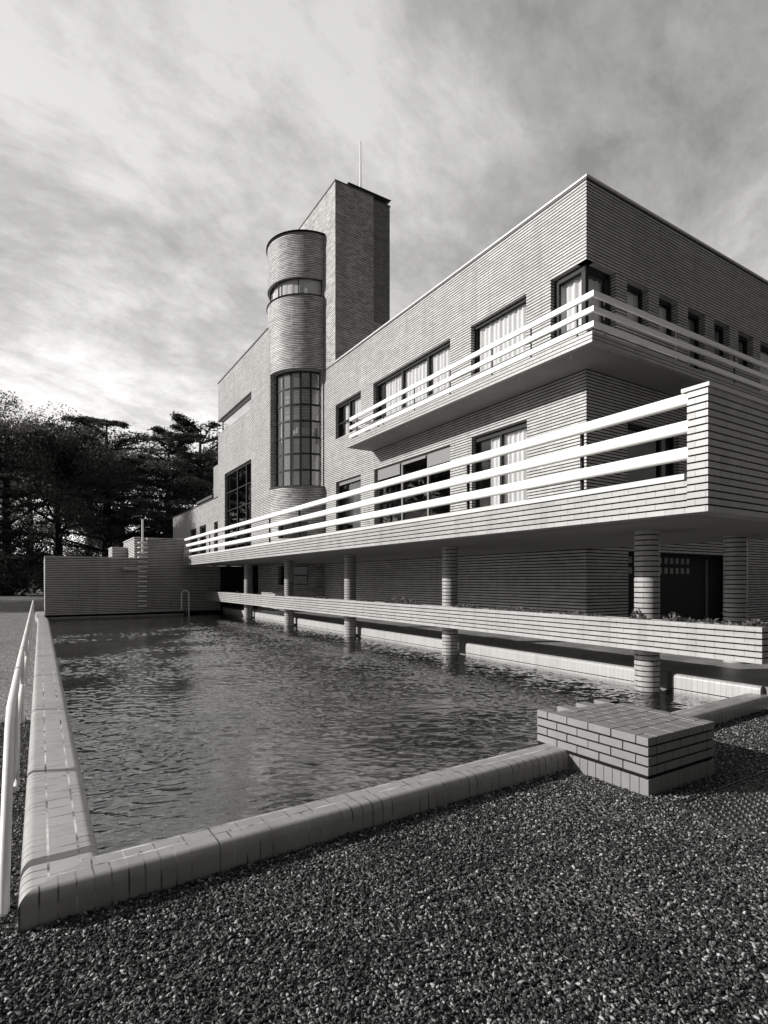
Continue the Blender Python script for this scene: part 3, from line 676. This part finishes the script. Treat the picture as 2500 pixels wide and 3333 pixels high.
    # dark passage behind the pool wall
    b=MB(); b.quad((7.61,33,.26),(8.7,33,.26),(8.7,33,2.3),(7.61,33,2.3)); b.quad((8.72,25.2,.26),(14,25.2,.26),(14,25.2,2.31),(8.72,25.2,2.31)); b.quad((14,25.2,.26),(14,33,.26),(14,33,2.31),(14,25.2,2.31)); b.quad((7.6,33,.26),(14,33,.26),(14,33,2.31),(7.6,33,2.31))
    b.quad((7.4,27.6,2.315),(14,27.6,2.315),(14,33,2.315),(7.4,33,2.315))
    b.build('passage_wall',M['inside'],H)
    # balcony
    B=MB(); courses(B,9.392,9.50,7.208,17.68,6.392,6.609); courses(B,9.50,22,7.208,7.32,6.392,6.609); B.box(9.41,9.49,7.32,17.66,6.607,6.625,0)
    bl=B.build('balcony',[M['course'],M['joint']],H)
    B=MB(); B.box(9.50,XW,7.32,17.67,6.396,6.60); B.box(XW,22,7.32,YW,6.397,6.60); B.box(9.9,XW,7.7,17.5,6.60,6.68); B.box(9.9,22,7.6,YW,6.601,6.681); B.box(9.395,XW,17.672,17.685,6.393,6.61); B.build('balcony_slab',M['concrete'],bl)
    for z0,z1 in ((7.293,7.413),(6.992,7.104),(6.686,6.803)):
        r=MB(); r.box(9.385,9.445,7.227,17.435,z0,z1); r.box(9.445,XW,17.375,17.435,z0,z1); r.box(9.385,22,7.167,7.226,z0,z1); r.build('rail',M['white'],bl,bevel=.008)
    for y in (17.02,15.25,13.5,11.82,10.175,8.9,7.626): 
        p=MB(); p.box(9.452,9.478,y-.012,y+.012,6.60,7.38); p.build('rail_post',M['black'],bl)
    for x in (9.828,12.41,15.0,17.6,20.2): 
        p=MB(); p.box(x-.012,x+.012,7.232,7.256,6.60,7.38); p.build('rail_post',M['black'],bl)
    for i,y in enumerate((7.9,9.4,10.95,12.5,14.1,15.6)): 
        p=MB(); p.tube([(9.6,y,6.40),(9.6,y,6.33)],.012,8); p.build('drip_spout',M['whitepipe'],bl)
house()

# ------------------------------------------------------------------ diving wall at the far end
def far_wall():
    D=empty('diving_wall',(3.,28.5,0),'striped brick wall with climbing rungs closing the far end of the pool','wall')
    a=MB(); a.box(.17,4.05,27.3,38,.135,2.60); a.box(4.05,7.603,27.635,33,-.9,2.318); a.build('lower_wall',M['pool_wall'],D)
    a=MB(); a.box(.15,4.07,27.28,38.02,2.602,2.64); a.build('wall_coping',M['cope'],D)
    a=MB(); a.box(3.67,5.85,27.637,31.5,2.32,3.555); a.box(2.98,4.05,29.9,31.6,2.64,3.2); a.build('upper_wall',M['pool_wall'],D)
    a=MB(); a.box(3.65,5.85,27.62,31.52,3.557,3.595); a.box(2.96,4.05,29.88,31.6,3.2,3.235); a.build('wall_coping',M['cope'],D)
    a=MB(); a.box(.19,7.6,27.40,27.55,-.9,.135); a.build('gutter',M['joint'],D)
    a=MB(); a.box(.19,5.8,27.26,27.40,-.08,-.005+.04); a.box(.17,4.06,27.24,27.298,.135,.165);a.box(4.05,5.85,27.45,27.634,.14,.25); a.build('ledge',M['soldier'],D)
    for (x0,x1,y1,z0,z1) in ((3.13,3.80,27.3,2.06,2.19),(4.16,4.72,27.635,3.46,3.56)):
        a=MB(); a.box(x0,x1,y1-.42,y1-.001,z0,z1); a.build('diving_board',M['course'],D,bevel=.01)
    for k in range(14):
        z=.44+.2225*k; a=MB(); x0=3.76+.03*(k>9); a.box(x0,x0+.385,27.13,27.29 if k<10 else 27.63,z-.022,z+.022); a.build('rung',M['white'],D,bevel=.018)
    a=MB(); a.tube([(3.96,27.2,2.82),(3.96,27.2,4.39)],.042,12); a.build('pole',M['whitepipe'],D,smooth=True)
far_wall()
def ladder():
    L=empty('pool_ladder',(5.8,27.1,0),'white hooped grab rail standing in the far end of the pool','pool ladder')
    Y=27.1; pts=[(5.645,Y,.234),(5.645,Y,.97)]+[(5.81-.165*math.cos(math.pi*k/10),Y,.97+.165*math.sin(math.pi*k/10)) for k in range(1,10)]+[(5.974,Y,.97),(5.974,Y,-.6)]
    MB().tube(pts,.03,10).build('hoop',M['white'],L,smooth=True)
    MB().tube([(5.974,Y,.26),(5.86,Y,.25),(5.86,Y,.05)],.02,8).build('bracket',M['whitepipe'],L,smooth=True)
ladder()

def handrail():
    Hh=empty('handrail',(-.16,12,0),'worn white tubular handrail on short posts along the left edge of the pool','handrail')
    xa=lambda y:-.16-.09*(y-3)/27
    top=[(-.150,3.19,-.03),(-.152,3.27,.10),(-.155,3.75,.50),(-.158,4.05,.70),(-.16,4.3,.785),(-.16,4.6,.80)]+[(xa(y),y,.80) for y in (7,10,14,18,22,26.)]
    MB().tube(top,.026,14).build('rail',M['whitepipe'],Hh,smooth=True)
    mid=[(-.150,4.98,.06),(-.152,5.03,.32),(-.155,5.2,.42)]+[(xa(y)+.004,y,.43) for y in (5.6,10,15,20,26.)]
    MB().tube(mid,.022,12).build('rail',M['whitepipe'],Hh,smooth=True)
    for y in (5.0,7.36,10.02,12.6,15.2,17.8,20.4,23.0,25.9):
        p=MB(); p.tube([(xa(y)+.003,y,-.03),(xa(y)+.003,y,.79)],.023,12)
        p.build('post',M['whitepipe'],Hh,smooth=True)
    for y in (5.9,7.6,9.4,11.2,13.4,16.,18.5,21.):
        MB().tube([(xa(y),y-.012,.80),(xa(y),y+.012,.80)],.031,14).build('collar',M['whitepipe'],Hh,smooth=True)
handrail()

def plinth():
    P=empty('brick_plinth',(4.26,2.96,0),'low rectangular stack of bricks with toothed end straddling the near edge of the pool','plinth')
    x0,x1,y0,y1=3.80,4.716,2.43,3.36; zt=.437; p=.0735; h=.0585
    core=MB(); core.box(x0+.014,x1-.014,y0+.014,y1-.005,-.05,zt-.006)
    for k in range(4): 
        a=3.80+k*.262; core.box(a+.008,a+.122,y1-.01,y1+.135,-.05,zt-.02)
    core.build('core',M['joint'],P)
    b=MB(); rr=random.Random(4)
    def brick(a,b_,c,d,z,hh=h):
        j=lambda:rr.uniform(-.0012,.0012); b.box(a+j(),b_+j(),c+j(),d+j(),z+j()*.5,z+hh)
    L=.213; g=.008; T=.105
    for k in range(4):
        z=zt-p*k-h; off=0 if k%2 else L/2+.003
        # long sides
        ye=y1+.14
        y=y0; first=(T if k%2==0 else L)
        while y<ye-.02:
            l=min(first,ye-y); 
            if ye-(y+l)<.05: l=ye-y
            if y>y0+.01 or True: brick(x0,x0+T,y,y+l-(g if y+l<ye-.001 else 0),z)
            yr=min(y+l,y1)
            if y<y1-.03: brick(x1-T,x1,y,yr-(g if yr<y1-.001 else 0),z)
            y+=l; first=L
        # short side
        x=x0+T+g if k%2==0 else x0+T+g
        first=L*(.98 if k%2==0 else .5)
        while x<x1-T-.02:
            l=min(first,x1-T-x)
            brick(x,x+l-g,y0,y0+T,z); x+=l; first=L
        for q in range(1,4):
            a=3.80+q*.262; brick(a,a+.13,y1-.09,y1+.14,z)
    # top surface in running bond
    z=zt-h; y=y0+T+g; r_=0
    while y<y1-.06:
        x=x0+T+g-(.105 if r_%2 else 0); y2=min(y+.095,y1)
        while x<x1-T-.01:
            a=max(x,x0+T+g); c=min(x+L-g,x1-T-g)
            if c-a>.02: b.box(a,c,y,y2,z,zt-.0015-rr.random()*.0015)
            x+=L
        y=y2+g; r_+=1
    b.build('bricks',M['plinth'],P,bevel=.0022)
    s=MB(); 
    y=y0
    while y<y1-.01: l=min(.0765,y1-y); s.box(x0+.004,x0+.1,y,y+l-.004,-.06,.128); s.box(x1-.1,x1-.004,y,y+l-.004,-.06,.128); y+=l
    x=x0+.1
    while x<x1-.12: s.box(x,x+.0725,y0+.004,y0+.1,-.06,.128); x+=.0765
    s.build('soldier_course',M['plinth'],P,bevel=.002)
plinth()
def grate():
    G=empty('access_cover',(4.3,1.7,0),'dark cast iron ground cover with raised tread bars set in the gravel','ground cover')
    m=MB(); x0,x1,y0,y1=3.80,5.3,.9,2.225
    m.box(x0,x1,y0,y1,-.03,.006); m.build('plate',M['iron'],G)
    f=MB(); f.box(x0-.012,x0,y0,y1+.012,-.03,.016); f.box(x0,x1,y1,y1+.012,-.03,.016); f.build('frame',M['iron'],G)
    t=MB(); n=0; y=y0+.03; i=0
    while y<y1-.02:
        x=x0+.03+(.034 if i%2 else 0)
        while x<x1-.02:
            t.add([(x,y,.0055),(x+.042,y+.010,.0055),(x+.042,y+.024,.0055),(x,y+.014,.0055),(x+.006,y+.005,.017),(x+.036,y+.012,.017),(x+.036,y+.019,.017),(x+.006,y+.012,.017)],[(4,5,6,7),(0,1,5,4),(1,2,6,5),(2,3,7,6),(3,0,4,7)])
            x+=.068
        y+=.038; i+=1
    t.build('tread_bars',M['iron'],G)['kind']='stuff'
grate()

# ------------------------------------------------------------------ gravel near the camera, as real stones
def gravel():
    protos=[]
    rr=random.Random(9)
    import bmesh
    hide=bpy.data.collections.new('stone_kinds')
    for k in range(5):
        bm=bmesh.new(); bmesh.ops.create_icosphere(bm,subdivisions=2,radius=1.)
        sx,sy,sz=rr.uniform(.9,1.35),rr.uniform(.65,1.),rr.uniform(.45,.7)
        from mathutils import noise as nz
        for v in bm.verts:
            d=1+.42*nz.noise(v.co*1.5+Vector((k*7,0,0)))+.22*nz.noise(v.co*3.2+Vector((k*3,5,0)))
            v.co=Vector((v.co.x*sx,v.co.y*sy,v.co.z*sz))*d*.0074
        me=bpy.data.meshes.new('stone'); bm.to_mesh(me); bm.free(); me.materials.append(M['stone'])
        o=bpy.data.objects.new('stone_kind',me); hide.objects.link(o); protos.append(o)
    mb=MB()
    dy=.0397
    def q(x0,x1,ya,yb): mb.quad((x0,ya,.001),(x1,ya,.001),(x1,yb(x1),.001),(x0,yb(x0),.001))
    fr=lambda x:2.995+dy*(x+.085)
    q(-.10,3.79,.4,fr); q(3.79,4.73,2.24,lambda x:2.42); q(4.73,7.6,2.24,fr); q(5.32,7.6,.4,lambda x:2.24)
    q(-1.3,-.10,.4,lambda x:7.5)
    me_obj=mb.build('gravel',M['soil']); tag(me_obj,kind='stuff'); me_obj['label']='loose pale and dark gravel stones in front of the pool'
    ng=bpy.data.node_groups.new('gravel','GeometryNodeTree')
    ng.interface.new_socket('Geometry',in_out='INPUT',socket_type='NodeSocketGeometry'); ng.interface.new_socket('Geometry',in_out='OUTPUT',socket_type='NodeSocketGeometry')
    n=ng.nodes; l=ng.links
    gi=n.new('NodeGroupInput'); go=n.new('NodeGroupOutput')
    dp=n.new('GeometryNodeDistributePointsOnFaces'); dp.inputs['Density'].default_value=10500; dp.inputs['Seed'].default_value=3
    ci=n.new('GeometryNodeCollectionInfo'); ci.inputs[0].default_value=hide; ci.inputs['Separate Children'].default_value=True; ci.inputs['Reset Children'].default_value=True
    ip=n.new('GeometryNodeInstanceOnPoints'); ip.inputs['Pick Instance'].default_value=True
    rv=n.new('FunctionNodeRandomValue'); rv.data_type='FLOAT_VECTOR'; rv.inputs[0].default_value=(-.7,-.7,0); rv.inputs[1].default_value=(.7,.7,6.28)
    rs=n.new('FunctionNodeRandomValue'); rs.data_type='FLOAT'; rs.inputs[2].default_value=.36; rs.inputs[3].default_value=1.35; rs.inputs['Seed'].default_value=5
    rc=n.new('FunctionNodeRandomValue'); rc.data_type='FLOAT'; rc.inputs['Seed'].default_value=8
    rp=n.new('FunctionNodeRandomValue'); rp.data_type='FLOAT_VECTOR'; rp.inputs[0].default_value=(0,0,-.001); rp.inputs[1].default_value=(0,0,.014); rp.inputs['Seed'].default_value=11
    sp=n.new('GeometryNodeSetPosition')
    sa=n.new('GeometryNodeStoreNamedAttribute'); sa.data_type='FLOAT'; sa.domain='INSTANCE'; sa.inputs['Name'].default_value='rnd'
    l.new(gi.outputs[0],dp.inputs['Mesh']); l.new(dp.outputs['Points'],sp.inputs['Geometry']); l.new(rp.outputs[0],sp.inputs['Offset'])
    l.new(sp.outputs[0],ip.inputs['Points']); l.new(ci.outputs[0],ip.inputs['Instance'])
    l.new(rv.outputs[0],ip.inputs['Rotation']); l.new(rs.outputs[1],ip.inputs['Scale'])
    l.new(ip.outputs[0],sa.inputs['Geometry']); l.new(rc.outputs[1],sa.inputs['Value'])
    jn=n.new('GeometryNodeJoinGeometry'); l.new(gi.outputs[0],jn.inputs[0]); l.new(sa.outputs[0],jn.inputs[0]); l.new(jn.outputs[0],go.inputs[0])
    md=me_obj.modifiers.new('stones','NODES'); md.node_group=ng
    # a thin spill of stones over the iron cover and along the foot of the copings
    n2=ng.copy(); 
    for nd in n2.nodes:
        if nd.bl_idname=='GeometryNodeDistributePointsOnFaces': nd.inputs['Density'].default_value=420
    jn2=[nd for nd in n2.nodes if nd.bl_idname=='GeometryNodeJoinGeometry'][0]; gi2=[nd for nd in n2.nodes if nd.bl_idname=='NodeGroupInput'][0]
    for lk in list(jn2.inputs[0].links):
        if lk.from_node==gi2: n2.links.remove(lk)
    m2=MB(); m2.quad((3.81,.95,.0145),(5.3,.95,.0145),(5.3,2.22,.0145),(3.81,2.22,.0145)); m2.quad((3.81,2.12,.0145),(5.3,2.12,.0145),(5.3,2.22,.0145),(3.81,2.22,.0145)); m2.quad((3.81,2.0,.0146),(5.3,2.10,.0146),(5.3,2.22,.0146),(3.81,2.22,.0146))
    o2=m2.build('gravel',M['soil']); tag(o2,kind='stuff'); o2['label']='stray gravel stones spilled over the iron cover'
    md2=o2.modifiers.new('stones','NODES'); md2.node_group=n2
    # honeycomb stabiliser grid just breaking the surface
    hx=MB(); s=.032; rr=random.Random(2)
    w=s*math.sqrt(3)
    for i in range(0,95):
        for j in range(0,56):
            cx=.0+i*w+(w/2 if j%2 else 0); cy=.95+j*s*1.5
            if cy>fr(cx)-.08 or cx>5.2 or (cx>3.7 and cy>.85): continue
            zc=.0095+.005*math.sin(cx*3.1+1)*math.sin(cy*4.3)+.003*math.sin(cx*9+cy*7)
            for e in range(3):
                a=R(30+60*e-60); b=R(90+60*e-60); p=(cx+s*math.cos(a),cy+s*math.sin(a)); q_=(cx+s*math.cos(b),cy+s*math.sin(b))
                if rr.random()<.12: continue
                d=Vector((q_[0]-p[0],q_[1]-p[1])).normalized(); nx,ny=-d.y*.0009,d.x*.0009
                hx.add([(p[0]-nx,p[1]-ny,0),(q_[0]-nx,q_[1]-ny,0),(q_[0]+nx,q_[1]+ny,0),(p[0]+nx,p[1]+ny,0),(p[0]-nx,p[1]-ny,zc),(q_[0]-nx,q_[1]-ny,zc),(q_[0]+nx,q_[1]+ny,zc),(p[0]+nx,p[1]+ny,zc)],[(4,5,6,7),(0,1,5,4),(2,3,7,6)])
    o=hx.build('gravel_grid',M['paleb']); tag(o,kind='structure')
gravel()

# ------------------------------------------------------------------ trees
def leafquad(mb,c,s,rr,flat=0.):
    d=Vector((rr.uniform(-1,1),rr.uniform(-1,1),rr.uniform(-1,1)*(1-flat))).normalized()
    e=d.cross(Vector((rr.uniform(-1,1),rr.uniform(-1,1),rr.uniform(-1,1)+flat*2))).normalized()
    a=d*s; b=e*s*rr.uniform(.4,.75)
    mb.add([c-a,c-b*.9+a*.1,c+a,c+b],[(0,1,2,3)])
def broad_tree(name,h,rad,seed,n=15000,leaf=.17,low=.30,label=''):
    rr=random.Random(seed); T=empty(name,(0,0,0),label,'tree','trees behind the pool')
    tr=MB(); r0=h*.022
    tr.tube([(0,0,-.3),(.1,.05,h*.2),(.0,.15,h*.45),(.2,0,h*.8)],[r0*1.35,r0,r0*.75,r0*.2],9)
    ends=[]
    for i in range(34):
        t=rr.uniform(low,.97); z0=h*t*.82; a=rr.random()*6.283; prof=math.sin(min(1,max(.1,(t-low*.6)/(1-low*.6)))*math.pi*.86+.25)
        L=rad*rr.uniform(.55,1.05)*max(.35,prof); e=Vector((L*math.cos(a),L*math.sin(a),min(h*.97,z0+L*rr.uniform(.15,.75))))
        s=Vector((0,0,z0)); m=(s+e)/2+Vector((rr.uniform(-.4,.4),rr.uniform(-.4,.4),rr.uniform(-.5,.3)))
        tr.tube([s,m,e],[r0*.42*(1-t*.5),r0*.25,.03],5,cap=False); ends+= [e,m.lerp(e,.5),e.lerp(m,.25)+Vector((rr.uniform(-1,1),rr.uniform(-1,1),rr.uniform(-.6,.9)))]
    ends.append(Vector((.2,0,h*.93)))
    tr.build('trunk',M['bark'],T)
    lf=MB(); per=n//len(ends)
    for e in ends:
        R0=rr.uniform(.9,1.9)*rad/5.5
        for k in range(per):
            v=Vector((rr.gauss(0,1),rr.gauss(0,1),rr.gauss(0,.72))).normalized()*R0*(rr.random()**.42)
            leafquad(lf,e+v,leaf*rr.uniform(.6,1.4),rr)
    lf.build('crown',M['leaf'],T); return T
def cedar_tree(name,h,rad,seed,label='',n=36000):
    rr=random.Random(seed); T=empty(name,(0,0,0),label,'tree','trees behind the pool')
    tr=MB(); r0=h*.024; tr.tube([(0,0,-.3),(0,0,h*.35),(.15,.1,h*.7),(0,.1,h*.98)],[r0*1.3,r0,r0*.6,.05],9)
    lf=MB(); lay=11; pads=[]
    for i in range(lay):
        t=i/(lay-1); z=h*(.26+.72*t); L=rad*(1.0-.62*t**2.2)*rr.uniform(.8,1.1)
        for b in range(rr.choice((5,6,7))):
            a=rr.random()*6.283; l=L*rr.uniform(.6,1.12); tip=Vector((l*math.cos(a),l*math.sin(a),z+l*rr.uniform(-.02,.24)))
            st=Vector((0,0,z-.5)); tr.tube([st,st.lerp(tip,.5)+Vector((0,0,.25)),tip],[.13,.08,.02],5,cap=False)
            pads.append((st,tip,l,a))
    per=n//len(pads)
    for st,tip,l,a in pads:
        side=Vector((-math.sin(a),math.cos(a),0)); 
        for k in range(per):
            u=rr.random()**.7; w=rr.gauss(0,.23)*l*(1.1-u*.75); z=rr.gauss(0,.11)-abs(w)*.08
            c=st.lerp(tip,.2+.82*u)+side*w+Vector((0,0,z+.28*math.sin(u*3.1)))
            leafquad(lf,c,rr.uniform(.07,.22),rr,.8)
    tr.build('trunk',M['bark'],T); lf.build('crown',M['cedar'],T); return T
def bare_tree(name,h,seed,label):
    rr=random.Random(seed); T=empty(name,(0,0,0),label,'tree','trees behind the pool'); tr=MB()
    def br(p,d,L,r,k):
        q=p+d*L; m=p+d*L*.5+Vector((rr.uniform(-1,1),rr.uniform(-1,1),0))*L*.06
        tr.tube([p,m,q],[r,r*.85,r*.68],5,cap=False)
        if k==0: return
        for _ in range(rr.choice((2,3,3))):
            v=(d+Vector((rr.uniform(-1,1),rr.uniform(-1,1),rr.uniform(-.2,.7)))*.55).normalized(); br(p.lerp(q,rr.uniform(.6,1.)),v,L*rr.uniform(.6,.82),max(r*.62,.016),k-1)
    for s_ in range(3): br(Vector((rr.uniform(-.5,.5),rr.uniform(-.5,.5),-.2)),Vector((rr.uniform(-.2,.2),rr.uniform(-.2,.2),1)).normalized(),h*.27,.13,6)
    tr.build('trunk',M['bark'],T); return T
FXv,FYv=.52796,.84926
def place(u,depth):                       # image column (0..2500) and distance -> ground point
    k=(u-1250)/1800.; return Vector(((FXv+k*FYv)*depth,(FYv-k*FXv)*depth,0))
def dup(o,parent=None):
    c=o.copy(); COL.objects.link(c)
    if parent: c.parent=parent
    for ch in list(o.children): dup(ch,c)
    return c
def put(o,u,d,sc,rz,label=None,sz=None):
    o.location=place(u,d); o.scale=(sc,sc,sc*(sz or 1)); o.rotation_euler=(0,0,rz)
    if label: o['label']=label
    return o
def trees():
    A=broad_tree('broadleaf_tree',22,8.0,3,42000,.125,.22,'tallest broad dark tree at the far left edge'); put(A,20,60,1.02,.3)
    Bt=broad_tree('broadleaf_tree',20,7.2,8,34000,.12,.30,'broad dark tree with a thick forked trunk, second from the left'); put(Bt,190,62,1.05,1.1)
    C_=cedar_tree('cedar_tree',20,9.5,5,'layered dark cedar with thick trunk standing behind the middle of the pool wall'); put(C_,348,66,1.06,.6)
    D_=cedar_tree('cedar_tree',18,9.5,12,'flat topped cedar with slim trunk just left of the house'); put(D_,553,62,1.0,2.)
    put(dup(C_),655,72,1.1,2.2,'cedar with a long pointing top branch partly hidden by the house')
    put(dup(Bt),100,71,1.07,2.6,'dark tree filling the gap behind the two leftmost trees')
    put(dup(A),290,78,1.05,4.1,'airy topped tree rising behind the cedar near the pool wall')
    put(dup(D_),-60,56,.8,3.3,'cedar boughs cut by the left border of the photo')
    put(dup(A),400,80,1.08,.9,'broad tree far behind the first cedar')
    put(dup(A),690,82,1.0,2.,'rounded tree whose crown touches the house edge')
    E_=bare_tree('bare_tree',14,4,'leafless tree with pale sky behind its twigs, between the cedars'); put(E_,480,74,1.0,0)
    put(dup(E_),560,80,.95,1.7,'second leafless tree beside the slim cedar trunk')
    # more of the same wood, outside the frame on the left, mirrored in the windows and the pool
    k=0
    for px,py,o,s in ((-16,52,A,.85),(-24,58,C_,1.),(-31,54,Bt,.95),(-39,58,A,.95),(-47,63,D_,1.),(-55,64,Bt,1.),(-64,70,A,1.),(-73,76,C_,1.),(-83,84,Bt,1.1)):
        c=put(dup(o),0,60,s,k*1.3,'tree of the same wood beyond the left border of the photo'); c.location=(px,py,0); k+=1
def bushes():
    rr=random.Random(77)
    def bush(w,dp,h,n,m,seed,leaf=.16):
        r=random.Random(seed); mb=MB(); cl=[(r.uniform(-w,w),r.uniform(-dp,dp),r.uniform(.15,.8)*h,r.uniform(.5,1.)*h*.45) for _ in range(int(w*3)+3)]
        for i in range(n):
            c=r.choice(cl); v=Vector((r.gauss(0,1),r.gauss(0,1),r.gauss(0,.8))).normalized()*c[3]*(r.random()**.35)
            p=Vector((c[0],c[1],c[2]))+v; p.z=max(.02,p.z); leafquad(mb,p,leaf*r.uniform(.6,1.4),r)
        return mb
    for i,(u,d,w,h,m,n,lb) in enumerate(((60,60,5.5,5.2,'leaf',15000,'dark hedge at the foot of the leftmost trees'),(-80,58,4,5.0,'leaf',8000,'dark hedge running out of the photo at the left edge'),
        (215,63,4.5,4.6,'leaf',12000,'low dark hedge between the two leftmost trunks'),(180,66,2.2,4.4,'bush',5000,'pale shrub glimpsed right of the forked trunk'),(420,68,1.8,5.4,'bush',5000,'bright shrub just above the small wall block'),
        (300,67,2.4,3.8,'bush',5000,'pale shrub left of the thick cedar trunk'),(500,66,3,3.6,'leaf',6000,'dark shrubs behind the white pole'),(640,66,3,5,'leaf',5000,'dark shrubs against the low wing of the house'))):
        o=bush(w,1.4,h,n,m,i+1).build('shrub',M[m]); o.location=place(u,d); o.rotation_euler=(0,0,-.56); tag(o,lb,'shrub','shrubs under the trees')
trees(); bushes()

def litter():
    rr=random.Random(31); mb=MB()
    def lf(x,y,z,s):
        a=rr.random()*6.283; c,n=math.cos(a),math.sin(a); t=rr.uniform(-.35,.35); k=rr.uniform(.15,.5)
        P=[(-1,0,.1),(-.3,-.45,k*.4),(.5,-.38,k*.5),(1.1,0,.15),(.5,.38,k*.5),(-.3,.45,k*.4),(0,0,.02)]
        mb.add([(x+(p*c-q*n)*s,y+(p*n+q*c)*s,z+(h+t*q)*s) for p,q,h in P],[(0,1,6),(1,2,6),(2,3,6),(3,4,6),(4,5,6),(5,0,6)])
    for i in range(150):
        x=rr.uniform(-.9,6.5); y=rr.uniform(.7,3.0)
        if y>2.93+.0397*x-.03 or (3.7<x<4.8 and y>2.35): continue
        lf(x,y,.016,rr.uniform(.010,.024))
    for i in range(14): y=rr.uniform(3.6,14); lf(rr.uniform(-.02,.2),y,.162,rr.uniform(.006,.014))
    for i in range(8): x=rr.uniform(.4,3.6); lf(x,3.12+.0397*x+rr.uniform(-.05,.08),.162,rr.uniform(.006,.012))
    o=mb.build('leaf_litter',M['ivy']); tag(o,kind='stuff'); o['label']='scattered dry fallen leaves on the gravel and pool edge'
litter()
